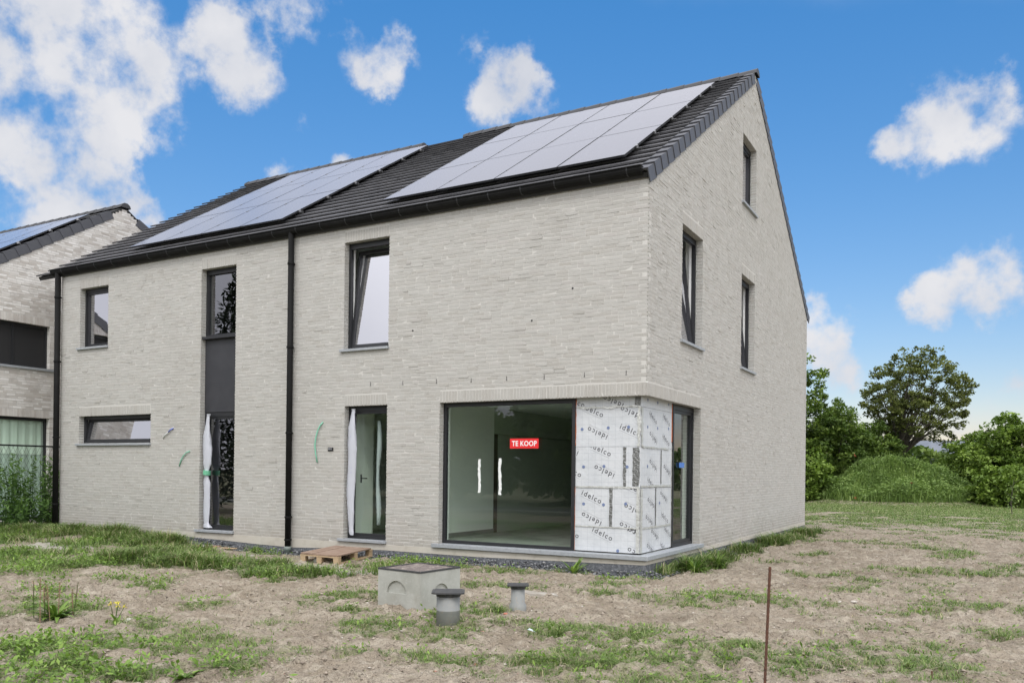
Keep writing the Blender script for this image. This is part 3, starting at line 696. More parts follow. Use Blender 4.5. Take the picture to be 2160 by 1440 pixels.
TXF=[ (-1.284,2.568,0),(-0.621,2.540,1),(-0.955,2.405,0),(-0.323,2.359,1),(-0.885,2.046,1),(-0.320,2.084,0),(-0.816,1.780,0),(-1.393,1.790,1),(-1.329,1.442,0),(-0.762,1.432,1),(-0.971,1.026,0),(-0.975,0.668,1),(-0.242,0.829,1),(-0.191,1.156,0),(-0.317,0.536,1),(-0.775,0.441,0),(-0.175,0.453,1),(-1.359,0.453,0),(-0.795,0.099,1),(-0.179,0.143,1) ]
DOTF=[ (-1.152,2.111),(-0.697,2.127),(-0.352,2.136),(-1.119,1.505),(-0.763,1.515),(-0.369,1.510),(-1.112,0.908),(-0.764,0.903),(-0.386,0.928),(-0.512,0.183) ]
TXG=[ (0.712,2.316,0),(1.367,2.317,0),(0.723,1.979,1),(1.354,1.981,0),(0.738,1.534,1),(1.420,1.462,1),(0.657,1.258,0),(1.266,1.016,1),(0.668,0.921,1),(1.325,0.680,0),(0.589,0.649,1),(0.843,0.406,1),(1.480,0.432,0),(0.648,0.188,1),(1.294,0.180,0) ]
DOTG=[ (0.439,2.578),(0.908,2.569),(1.456,2.580),(0.453,2.149),(0.922,2.151),(1.470,2.171),(0.473,1.523),(1.056,0.926) ]
def clip_to(V, F, x0, x1, z0, z1):
    bm = bmesh.new(); vs = [bm.verts.new((a, b, 0)) for a, b in V]
    for f in F:
        try: bm.faces.new([vs[i] for i in f])
        except ValueError: pass
    for co, no in (((x0, 0, 0), (-1, 0, 0)), ((x1, 0, 0), (1, 0, 0)), ((0, z0, 0), (0, -1, 0)), ((0, z1, 0), (0, 1, 0))):
        bmesh.ops.bisect_plane(bm, geom=bm.verts[:] + bm.edges[:] + bm.faces[:], plane_co=co, plane_no=no, clear_outer=True)
    bm.verts.index_update()
    out = [(v.co.x, v.co.y) for v in bm.verts], [[v.index for v in f.verts] for f in bm.faces]
    bm.free(); return out
def flat(name, P, V2, F, n, mat, parent):
    V = [P(a, b, n) for a, b in V2]
    if F: return mesh_obj(name, V, F, mat, parent)
def disc(cx, cz, r, k=10): return [(cx + r * math.cos(2 * math.pi * i / k), cz + r * math.sin(2 * math.pi * i / k)) for i in range(k)], [tuple(range(k))]
def board_face(P, ua, ub, splits, texts, dots, grey):
    """boards in rows; texts that cross a seam are cut there as printed sheets are"""
    for ri, (za, zb) in enumerate(rows):
        cuts = [ua] + splits.get(ri, []) + [ub]
        for ci in range(len(cuts) - 1):
            c0, c1 = cuts[ci] + (.002 if ci else 0), cuts[ci + 1] - .002
            bn = -COLN + random.uniform(-.003, .003)
            bd = MB().box(P, c0, c1, za + .002, zb - .002, -COLN - .045, bn).obj('insulation_board', M['board'], house)
            Vt, Ft, Vr, Fr = [], [], [], []
            for (tu, tz, up) in texts:
                if not (c0 - .25 < tu < c1 + .25 and za - .15 < tz < zb + .15): continue
                # one printed word belongs to the board its centre lies on, unless the board cuts it
                if not (za <= tz <= zb) and abs(tz - (za + zb) / 2) > (zb - za) / 2 + .02: continue
                a = R_(-23) + (math.pi if up else 0)
                rot = lambda x, y: (tu + x * math.cos(a) - y * math.sin(a), tz + x * math.sin(a) + y * math.cos(a))
                v_, f_ = clip_to([rot(x, y) for x, y in IDV], IDF, c0 + .004, c1 - .004, za + .006, zb - .006)
                if f_: flat('lettering', P, v_, f_, bn + .0015, M['print'], bd)
                yb = -IDH / 2 - .028
                v_, f_ = clip_to([rot(-.185, yb), rot(.185, yb), rot(.185, yb + .004), rot(-.185, yb + .004)], [(0, 1, 2, 3)], c0 + .004, c1 - .004, za + .006, zb - .006)
                if f_: flat('printed_rule', P, v_, f_, bn + .0012, M['rule'], bd)
            for (du, dz) in dots:
                if c0 <= du <= c1 and za <= dz <= zb:
                    v_, f_ = disc(du, dz, .026)
                    flat('plug', P, v_, f_, bn + .004, M['blue_dot'], bd)
board_face(FR, -1.262, -.152, {1: [-.636], 2: [-.412]}, TXF, DOTF, 0)
board_face(GB, .155, 1.64, {1: [.86], 2: [1.105]}, TXG, DOTG, 1)
def strip(P, u0, u1, z0, z1, n, mat='foil', name='foil_tape', wob=.006, thick=.003):
    k = max(2, int(max(u1 - u0, z1 - z0) / .06)); vert = (z1 - z0) > (u1 - u0); V = []
    r = random.Random(int((u0 + z0) * 1000))
    for i in range(k + 1):
        t = i / k; w1, w2 = r.uniform(-wob, wob), r.uniform(-wob, wob); nn = n + r.uniform(0, .003)
        if vert:
            z = z0 + (z1 - z0) * t; a, b = u0 + w1, u1 + w2
            V += [P(a, z, n - thick), P(a, z, nn), P(b, z, nn), P(b, z, n - thick)]
        else:
            u = u0 + (u1 - u0) * t; a, b = z0 + w1, z1 + w2
            V += [P(u, a, n - thick), P(u, a, nn), P(u, b, nn), P(u, b, n - thick)]
    F = []
    for i in range(k):
        a = 4 * i
        for j in range(3):
            q = (a + j, a + j + 1, a + j + 5, a + j + 4)
            F.append(q if vert else q[::-1])
    return mesh_obj(name, V, F, M[mat], house)
sN = -COLN + .006
strip(FR, -.436, -.388, 1.20, 1.82, sN, 'foil_dark'); strip(FR, -.275, -.165, 1.21, 1.81, sN, 'foil_dark', wob=.010)
strip(FR, -.662, -.612, .55, 1.17, sN, 'foil_dark')
strip(FR, -1.25, -.155, 1.172, 1.200, sN + .003, wob=.003); strip(FR, -1.25, -.155, .540, .560, sN + .003, wob=.003)
strip(FR, -1.24, -.16, 2.44, 2.475, sN + .003, wob=.014); strip(FR, -.25, -.155, 2.46, 2.60, sN, 'foil_dark', wob=.01)
strip(FR, -.205, -.1525, .16, 1.17, sN + .004, wob=.004); strip(GB, .152, .235, .16, 1.17, sN + .004, wob=.004)
strip(FR, -.20, -.1525, 1.83, 2.45, sN + .005, wob=.016); strip(GB, .152, .22, 1.83, 2.45, sN + .005, wob=.02)
strip(GB, .16, 1.63, 1.19, 1.22, sN + .003); strip(GB, .16, 1.63, .53, .56, sN + .003); strip(GB, .22, 1.5, 1.815, 1.84, sN + .003)
strip(GB, .845, .875, .56, 1.18, sN, 'foil_dark', wob=.003); strip(GB, 1.092, 1.12, 1.24, 1.80, sN, 'foil_dark', wob=.003)
strip(FR, -1.292, -1.262, .15, 1.18, -COLN, 'orange', 'sealing_foam', .004); strip(FR, -1.292, -1.258, 1.85, 2.60, -COLN, 'orange', 'sealing_foam', .006)
strip(GB, 1.640, 1.672, 1.95, 2.60, -COLN + .002, 'orange', 'sealing_foam', .004)
strip(GB, 1.642, 1.668, .16, 1.94, -COLN, 'foil', 'foil_tape', .003)

# row of lintel ties above the corner window, black discs painting the dark inside small wall holes
for x, z in ((-5.377, 3.01), (-4.639, 3.00), (-3.905, 2.998), (-3.185, 2.985), (-2.481, 2.984), (-1.775, 2.976), (-1.053, 2.98), (-0.343, 2.977)):
    MB().box(FR, x - .0035, x + .0035, z - .035, z + .03, -.002, .006).box(FR, x - .012, x + .012, z - .041, z - .034, -.002, .007).obj('wall_tie', M['black'], house)
for x, z in ((-2.016, 3.912), (-4.432, 3.922), (-1.279, 4.373)):
    v_, f_ = disc(x, z, .017, 8); V = [FR(a, b, .0052) for a, b in v_] + [FR(a, b, -.01) for a, b in v_]
    mesh_obj('hole_shade_disc', V, f_ + [(i, (i + 1) % 8, 8 + (i + 1) % 8, 8 + i) for i in range(8)], M['black'], house)
pl = MB().box(FR, -6.385, -6.255, 1.765, 1.835, 0.004, .012).obj('number_plate', M['black'], house)
# unreadable small plate with two short pale strokes as in the photo
MB().box(FR, -6.372, -6.335, 1.795, 1.823, .012, .0135).box(FR, -6.318, -6.292, 1.795, 1.823, .012, .0135).obj('digit', M['rule'], pl)

# ================================================================== roof
def slope_frame(y0, z0, sgn=1):
    def P(x, s, h):
        y = s * CO - h * SI
        return (x, y0 + sgn * y, z0 + s * SI + h * CO)
    return P
def make_roof(root, x0, x1, yf, yr, z_at_yf, n_single, ridge_runs, verge_x, seed, slab_pad=.02, nrows=23, s_first=-.10, verge_mat='verge'):
    Pf = slope_frame(yf, z_at_yf, 1); Pr = slope_frame(2 * yr - yf, z_at_yf, -1)
    Ls = (yr - yf) / CO
    b = MB()
    for P in (Pf, Pr):
        n = len(b.V)
        b.V += [P(x0 + .03, -.08, -.06), P(x1 - slab_pad, -.08, -.06), P(x1 - slab_pad, Ls - (.0), -.06), P(x0 + .03, Ls, -.06),
                P(x0 + .03, -.08, .022), P(x1 - slab_pad, -.08, .022), P(x1 - slab_pad, Ls, .022), P(x0 + .03, Ls, .022)]
        b.F += [tuple(n + i for i in f) for f in ((0, 3, 2, 1), (4, 5, 6, 7), (0, 1, 5, 4), (1, 2, 6, 5), (0, 4, 7, 3))]; b.T += [0] * 5
    roof = b.obj('roof', M['underlay'], root)
    tiles = []; r = random.Random(seed)
    for P, front_side in ((Pf, True), (Pr, False)):
        for k in range(nrows):
            s0 = s_first + k * .344; off = .15 * (k % 2)
            x = x0 - .0
            first = True
            while x < x1 - .06:
                e = min(x1 - .002, (x + .30 - (off if first else 0)))
                tiles.append((P, x + .001, e - .001, s0 + r.uniform(-.003, .003), min(s0 + .41, Ls - .01), r.uniform(-.0015, .0015), front_side)); x = e; first = False
    def tile_geo(t):
        P, a, c, s0, s1, dh, fs = t
        lo0, lo1, hi = .052 + dh, .084 + dh, .030 + dh
        V = [P(a, s0, lo0), P(c, s0, lo0), P(c, s1, .022), P(a, s1, .022), P(a, s0 + .004, lo1), P(c, s0 + .004, lo1), P(c, s1, hi), P(a, s1, hi)]
        F = [(4, 5, 6, 7), (0, 1, 5, 4), (1, 2, 6, 5), (0, 4, 7, 3)]
        return V, (F if fs else [f[::-1] for f in F])
    vis = sorted([t for t in tiles if t[6]], key=lambda t: (Vector(t[0]((t[1] + t[2]) / 2, t[3], .05)) - CAM).length)
    single = vis[:n_single]; ids = set(id(t) for t in single)
    for t in single:
        V, F = tile_geo(t); mesh_obj('roof_tile', V, F, M['tile'], roof, tone=[r.random()] * len(F))
    bb = MB()
    for t in tiles:
        if id(t) in ids: continue
        V, F = tile_geo(t); bb.add(V, F, r.random())
    bb.obj('roof_tiling', M['tile'], roof, tone=True, kind='stuff')
    # verge tiles folded over the gable edge
    if verge_x is not None:
        for P, fs in ((Pf, 1), (Pr, 0)):
            for k in range(nrows):
                s0 = s_first + k * .344 - .012; s1 = min(s0 + .372, Ls - .0)
                h0, h1 = .096, .066; dx = .0
                V = []
                o0, o1 = .030, .016   # the lower end sits proud of the tile below
                for s, hh, oo in ((s0, h0, o0), (s1, h1, o1)):
                    V += [P(verge_x - .16, s, hh - .02), P(verge_x - .16, s, hh), P(verge_x + oo, s, hh), P(verge_x + oo, s, hh - .225), P(verge_x + oo - .018, s, hh - .225), P(verge_x + oo - .018, s, hh - .02)]
                F = [(1, 2, 8, 7), (2, 3, 9, 8), (3, 4, 10, 9), (4, 5, 11, 10), (0, 1, 7, 6), (0, 5, 4, 3, 2, 1), (6, 7, 8, 9, 10, 11)]
                if not fs: F = [f[::-1] for f in F]
                mesh_obj('verge_tile', V, F, M[verge_mat], roof)
    zr = z_at_yf + (yr - yf) * TAN
    for (a, b_) in ridge_runs:
        x = b_
        while x > a + .05:
            q = max(a, x - .42); V = []
            for xx, up in ((q - .02, .0), (x, .016)):
                for dy, dz in ((-.155, -.035), (-.13, .04), (-.05, .095), (.05, .095), (.13, .04), (.155, -.035)):
                    V.append((xx, yr + dy * (1 + up), zr + dz + up))
            F = [(i, i + 6, i + 7, i + 1) for i in range(5)] + [(0, 1, 2, 3, 4, 5), (11, 10, 9, 8, 7, 6)]
            mesh_obj('ridge_tile', V, F, M['ridge'], roof); x = q
    return roof, Pf
roof, PF = make_roof(house, -15.65, .012, 0, Y_R, 6.04, 210, [(-15.8, -9.0), (-7.65, .06)], .0, 5)
bpy.context.view_layer.update()

# gutter and downpipes
def gutter(root, x0, x1, y, ztop, r=.085, dep=.12):
    V = []; k = 9; xs = [x0, x1]
    prof = []
    for i in range(k):
        t = math.pi * i / (k - 1)
        prof.append((y - r * math.cos(t), ztop - dep * math.sin(t) ** .8 if 0 < i < k - 1 else ztop))
    prof = [(y - r - .018, ztop + .002), (y - r - .018, ztop - .012)] + prof
    for x in xs:
        V += [(x, a, b) for a, b in prof]
    inner = [(y - (r - .005) * math.cos(math.pi * i / (k - 1)), ztop - (dep - .006) * math.sin(math.pi * i / (k - 1)) ** .8 - .001) for i in range(k)]
    n = len(prof); F = [(i + 1, i, n + i, n + i + 1) for i in range(n - 1)]
    m0 = len(V)
    for x in xs: V += [(x, a, b) for a, b in inner]
    F += [(m0 + i, m0 + i + 1, m0 + k + i + 1, m0 + k + i) for i in range(k - 1)]
    F += [tuple(range(2, n)), tuple(range(n + 2, 2 * n))[::-1]]
    g = mesh_obj('gutter', V, F, M['gutter'], root, smooth=False)
    x = x1 - .25
    while x > x0 + .2:
        W = []; pr = [(y - (r + .004) * math.cos(math.pi * i / (k - 1)), ztop - (dep + .004) * math.sin(math.pi * i / (k - 1)) ** .8) for i in range(k)]
        for xx in (x, x + .022): W += [(xx, a, b) for a, b in pr]
        mesh_obj('gutter_bracket', W, [(i + 1, i, k + i, k + i + 1) for i in range(k - 1)], M['frame'], g); x -= .62
    return g
gutter(house, -15.0, -.07, -.098, 6.105)
def downpipe(x, y, z0, z1, r, collars, foot):
    p = MB().tube([(x, y, z0), (x, y, z1)], [r, r], 14).obj('downpipe', M['gutter'], house, smooth=True)
    for z in collars: MB().tube([(x, y, z - .02), (x, y, z - .018), (x, y, z + .018), (x, y, z + .02)], [r + .001, r + .012, r + .012, r + .001], 14).box(XYZ, x - .015, x + .015, y, -.004, z - .01, z + .01).obj('pipe_clip', M['gutter'], p)
    if foot: MB().tube([(x, y, z0 - .22), (x, y, z0 - .03), (x, y, z0 - .02), (x, y, z0 + .05)], [r * .93, r * .95, r * 1.2, r * 1.2], 14).obj('pipe_socket', M['green_pipe'], p, smooth=True)
downpipe(-14.79, -.105, -.1, 6.03, .066, (5.45, 3.92, 2.11, .52), False)
downpipe(-7.30, -.10, -.14, 6.03, .058, (5.42, 3.79, 2.12, .48, .04), True)

# ================================================================== solar arrays
def solar_array(Pf, xs, ss, label, rails, h0=.13, h1=.165, name='solar_array'):
    base = Vector(Pf((xs[0] + xs[-1]) / 2, ss[0], .06))
    t = thing(name, base, label, 'solar panels')
    for i in range(len(xs) - 1):
        for j in range(len(ss) - 1):
            a, b, c, d = xs[i] + .010, xs[i + 1] - .010, ss[j] + .010, ss[j + 1] - .010
            dz = random.uniform(-.0015, .0015)
            p = MB().box(Pf, a, b, c, d, h0 + dz, h1 + dz).obj('solar_panel', M['frame'], t)
            V = [Pf(a + .006, c + .006, h1 + dz + .002), Pf(b - .006, c + .006, h1 + dz + .002), Pf(b - .006, d - .006, h1 + dz + .002), Pf(a + .006, d - .006, h1 + dz + .002)]
            mesh_obj('solar_cells', V, [(0, 1, 2, 3)], M['solar'], p)
    for j in range(len(ss) - 1):
        for q in (.28, .76):
            s = ss[j] + (ss[j + 1] - ss[j]) * q
            r = MB().box(Pf, xs[0] - .06, xs[-1] + .09, s - .02, s + .02, .085, h0 - .003).obj('mounting_rail', M['metal'], t)
            for xx in [xs[0] + .02] + list(xs[1:-1]) + [xs[-1] + .012]:
                MB().box(Pf, xx - .012, xx + .012, s - .035, s + .035, h0 - .004, h1 + .008).obj('clamp', M['metal'] if xx != xs[-1] + .012 else M['clamp'], r)
            x = xs[0] + .2
            while x < xs[-1]:
                MB().box(Pf, x - .015, x + .015, s - .06, s + .03, .045, .084).obj('roof_hook', M['metal'], t); x += 1.0
    return t
solar_array(PF, [-5.62, -4.375, -3.13, -1.885, -.64], [.80, 2.93, 5.06, 6.99], 'solar panel array nearest the gable, on the right half of the big roof', True)
solar_array(PF, [-13.15, -11.93, -10.70, -9.475, -8.25], [.80, 2.93, 5.10, 7.02], 'solar panel array further left on the big roof, over the downpipe', True)
# ================================================================== neighbouring house (left)
NX = -16.873
nb = thing('neighbour_house', (NX - 5, 3.15, -.15), 'neighbouring brick house seen at the left edge beyond the downpipe', 'house')
PN = side_frame(NX)
HN = [(-2.6, 1.0, 3.96, 5.07), (-2.6, 1.01, .05, 2.67)]
NR = 3.15; NE = -2.9; nz = lambda y: 8.79 - abs(y - NR) * TAN
ngw = wall_backing('gable_wall', PN, NE, 2 * NR - NE, -.4, 9.2, [grow_h(h) for h in HN], .3, nb, [M['mortar'], M['plaster']], rakes=[(NR, 8.79, 1, TAN), (NR, 8.79, 1, -TAN)])
rn = lay(NE, 2 * NR - NE, -.2, 8.75, HN, [(h[0], h[1], h[3], h[3] + .195) for h in HN], rake=lambda z: (max(NE, NR - (8.79 - z) / TAN), min(2 * NR - NE, NR + (8.79 - z) / TAN)), seed=9)
build_bricks(ngw, PN, rn, 31, 160, M['brick_far'], lambda r: 99 if (r[0] < -.35 or r[1] > 1.6 and r[2] < 6 or r[3] - r[2] > .1) else (Vector((NX, (r[0] + r[1]) / 2, r[2])) - CAM).length, amp=1.3)
MB().box(XYZ, NX - 10, NX - .32, NE + .02, NE + .3, -.3, nz(NE) - .1).box(XYZ, NX - 10, NX - .32, 8.9, 9.18, -.3, nz(NE) - .1).obj('side_wall', M['brick_far'], nb)
MB().box(XYZ, NX - 3.2, NX - 3.0, NE + .3, 8.9, -.3, 6).obj('inner_wall', M['dark_room'], nb)
make_roof(nb, NX - 10, NX + .02, NE - .1, NR, nz(NE - .1) + .02, 0, [(NX - 10, NX + .06)], NX, 8, nrows=20, s_first=-.1)
PNf = slope_frame(NE - .1, nz(NE - .1) + .02, 1)
w_ = window(PN, HN[0], nb, glass='glass_dark', sill=False, sash=False, mull=.11, label='upper window with closed dark screen blinds')
MB().box(PN, -2.65, 1.1, 3.90, 3.958, -.12, .05).obj('sill', M['sill'], w_)
MB().box(PN, -2.54, 0.08, 4.01, 4.99, -.185, -.152).box(PN, .145, .95, 4.01, 4.99, -.185, -.152).obj('screen_blind', M['shutter'], w_)
w_ = window(PN, HN[1], nb, glass='glass', sill=False, sash=False, label='large lower window with pale curtains')
def curtain(u0, u1, z0, z1, n, mat, amp, per):
    V = []; k = int((u1 - u0) / .03)
    for i in range(k + 1):
        u = u0 + (u1 - u0) * i / k; nn = n + amp * math.sin(u * per) + amp * .5 * math.sin(u * per * 2.3 + 1)
        V += [PN(u, z0, nn), PN(u, z1, nn)]
    return mesh_obj('curtain', V, [(2 * i, 2 * i + 2, 2 * i + 3, 2 * i + 1) for i in range(k)], M[mat], w_, smooth=True)
curtain(-2.5, .94, 1.72, 2.6, -.235, 'curtain', .014, 28); curtain(-2.5, .94, .1, 1.80, -.25, 'curtain_low', .012, 28)
solar_array(PNf, [NX - 9.4 + 1.15 * i for i in range(9)], [.5, 2.5, 4.4, 6.3], 'solar panels on the roof of the neighbouring house at the left edge', True)

# ================================================================== fence between the plots
FX = -16.15
fc = thing('mesh_fence', (FX, -.5, -.15), 'dark wire mesh fence with a top rail before the neighbour window', 'fence')
MB().box(XYZ, FX - .02, FX + .02, -4.5, 1.15, 1.90, 1.94).obj('top_rail', M['fence'], fc)
for yy in (-4.4, -1.6, 1.12): MB().box(XYZ, FX - .025, FX + .025, yy - .025, yy + .025, -.2, 1.895).obj('fence_post', M['fence'], fc)
b = MB(); s = .11; y = -4.3
while y < 1.05:
    for d in (1, -1):
        b.add([(FX + .001 * d, y, -.1), (FX + .001 * d, y + .006, -.1), (FX + .001 * d, y + .006 + d * 1.0, 1.9), (FX + .001 * d, y + d * 1.0, 1.9)], [(0, 1, 2, 3)])
    y += s
b.obj('mesh', M['fence'], fc, kind='stuff')

# ================================================================== plants: numpy builders
def quads_from(cent, a, b, tone):
    """rhombic leaves: centre, half axis a (length), half axis b (width)"""
    V = np.stack([cent - a, cent + b, cent + a, cent - b], 1).reshape(-1, 3)
    F = np.arange(len(V)).reshape(-1, 4)
    return V, F, tone
def unit(n):
    v = rng.normal(size=(n, 3)); return v / np.linalg.norm(v, axis=1)[:, None]
def leaves(cent, size, tone, up=.3, aspect=.5, jitter=.4):
    n = len(cent); a = unit(n); a[:, 2] *= .7; a /= np.linalg.norm(a, axis=1)[:, None]
    nr = unit(n); nr[:, 2] += up * 2; nr /= np.linalg.norm(nr, axis=1)[:, None]
    b = np.cross(nr, a); b /= np.maximum(np.linalg.norm(b, axis=1), 1e-6)[:, None]
    sz = (size * (1 + (rng.random(n) - .5) * jitter * 2))[:, None]
    return quads_from(cent, a * sz, b * sz * aspect, tone)
def blades(base, height, width, lean, tone, curl=.35):
    n = len(base); az = rng.random(n) * 2 * np.pi
    d = np.stack([np.cos(az), np.sin(az), np.zeros(n)], 1); side = np.stack([-np.sin(az), np.cos(az), np.zeros(n)], 1)
    h = height[:, None]; w_ = width[:, None]; l = lean[:, None]
    mid = base + d * h * l * .45 + np.array([0, 0, 1]) * h * .62
    tip = base + d * h * l * (1 + curl) + np.array([0, 0, 1]) * h * (1 - .30 * l)
    V = np.stack([base - side * w_, base + side * w_, mid + side * w_ * .75, mid - side * w_ * .75, tip], 1).reshape(-1, 3)
    i = np.arange(n)[:, None] * 5
    Fq = i + np.array([0, 1, 2, 3]); Ft = i + np.array([3, 2, 4, 4])
    # two quads per blade (the second one degenerates to a triangle through a repeated tip, so split it)
    return V, Fq, Ft[:, :3], tone
def blade_object(name, sets, mat, parent=None, world=True, kind=None):
    Vs, Fs, Ts = [], [], []; off = 0
    for V, Fq, Ft, T in sets:
        Vs.append(V); Fs.append(np.concatenate([Fq[:, [0, 1, 2]], Fq[:, [0, 2, 3]], Ft]) + off); Ts.append(np.concatenate([T, T, T])); off += len(V)
    return mesh_obj(name, np.concatenate(Vs), np.concatenate(Fs), mat, parent, tone=np.concatenate(Ts), world=world, kind=kind)
def clear_of(x, y):
    ok = ~((x > -15.0) & (x < .03) & (y > -.03) & (y < 13.4))
    ok &= ~((x > -1.75) & (x < -.8) & (y > -4.75) & (y < -3.65))
    ok &= ~((x > -6.3) & (x < -4.5) & (y > -2.15) & (y < 0))
    ok &= ((x + .19) ** 2 + (y + 5.2) ** 2 > .02) & ((x + .01) ** 2 + (y + 4.05) ** 2 > .012)
    return ok
def build_grass():
    sets = []
    def scatter(n, x0, x1, y0, y1, h, wd, thr=.16, pw=1.0, tmax=1.0, cl=.09, per=7):
        cx = rng.uniform(x0, x1, n); cy = rng.uniform(y0, y1, n)
        c = grass_cover(cx, cy); keep = rng.random(n) < np.clip((c - thr) * 1.6, 0, 1) ** pw
        keep |= rng.random(n) < .012
        cx, cy, c = cx[keep], cy[keep], c[keep]
        k = rng.integers(2, per, len(cx)); X = np.repeat(cx, k); Y = np.repeat(cy, k); Cc = np.repeat(c, k)
        X = X + rng.normal(size=len(X)) * cl * .5; Y = Y + rng.normal(size=len(X)) * cl * .5
        ok = clear_of(X, Y); X, Y, Cc = X[ok], Y[ok], Cc[ok]; m = len(X)
        tuft = fbm(X, Y, 2.3, 3, 3)
        hh = h * (.35 + .75 * Cc) * (.5 + rng.random(m)) * (.6 + .8 * tuft)
        dry = rng.random(m) < .16
        tone = np.where(dry, .88 + .12 * rng.random(m), np.clip(.15 + .6 * rng.random(m) + (tuft - .5) * .5, 0, .8))
        sets.append(blades(np.stack([X, Y, ground_z(X, Y) - .01], 1), hh, wd * (.6 + .8 * rng.random(m)), (.55 + 1.15 * rng.random(m)) * np.where(hh > .2, .7, 1), tone))
    scatter(60000, -5.5, 5.6, -9.6, -4.2, .075, .0034)
    scatter(60000, -13, 6.5, -4.8, 1.2, .085, .0050)
    scatter(6000, -19, -9, -6.5, -.2, .20, .0085, thr=.1)
    scatter(26000, .05, 8, 1, 14, .10, .0075)
    scatter(60000, -8, 12, 14, 42, .065, .011, thr=.05)
    # taller fringe along the gable and the lush strip along the front
    for (x0, x1, y0, y1, n, h) in ((.05, .75, .3, 12.5, 2600, .26), (-14.8, -8.0, -1.6, -.15, 2400, .24), (-8.2, -3.3, -3.6, -1.9, 1700, .22)):
        scatter(n * 3, x0, x1, y0, y1, h, .0075, thr=.3, per=9)
    o = blade_object('grass', sets, M['grass'])
    tag(o, 'thin grass and weeds growing in patches over the bare soil', 'grass', None, 'stuff')
    # broad leaved creeping weeds
    n = 70000; X = rng.uniform(-15, 5.5, n); Y = rng.uniform(-9.5, .0, n)
    c = grass_cover(X, Y); left = ((X < -.3) & (Y < -7.4)) | ((X < -3.2) & (Y > -6.5)); 
    keep = (rng.random(n) < np.clip((c - .34) * 2.4, 0, 1)) & (left | (rng.random(n) < .2)) & clear_of(X, Y)
    X, Y = X[keep], Y[keep]; k = 6; X = np.repeat(X, k) + rng.normal(size=len(X) * k) * .035; Y = np.repeat(Y, k) + rng.normal(size=len(Y) * k) * .035
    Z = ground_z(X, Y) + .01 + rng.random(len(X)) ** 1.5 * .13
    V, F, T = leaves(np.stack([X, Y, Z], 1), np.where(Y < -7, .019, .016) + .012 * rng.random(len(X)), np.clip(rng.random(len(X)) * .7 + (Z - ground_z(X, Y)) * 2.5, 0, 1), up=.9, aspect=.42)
    o = mesh_obj('creeping_weeds', V, F, M['lush'], tone=T)
    tag(o, 'bright green leafy weeds, thickest at bottom left and along the front wall', 'weeds', None, 'stuff')
build_grass()
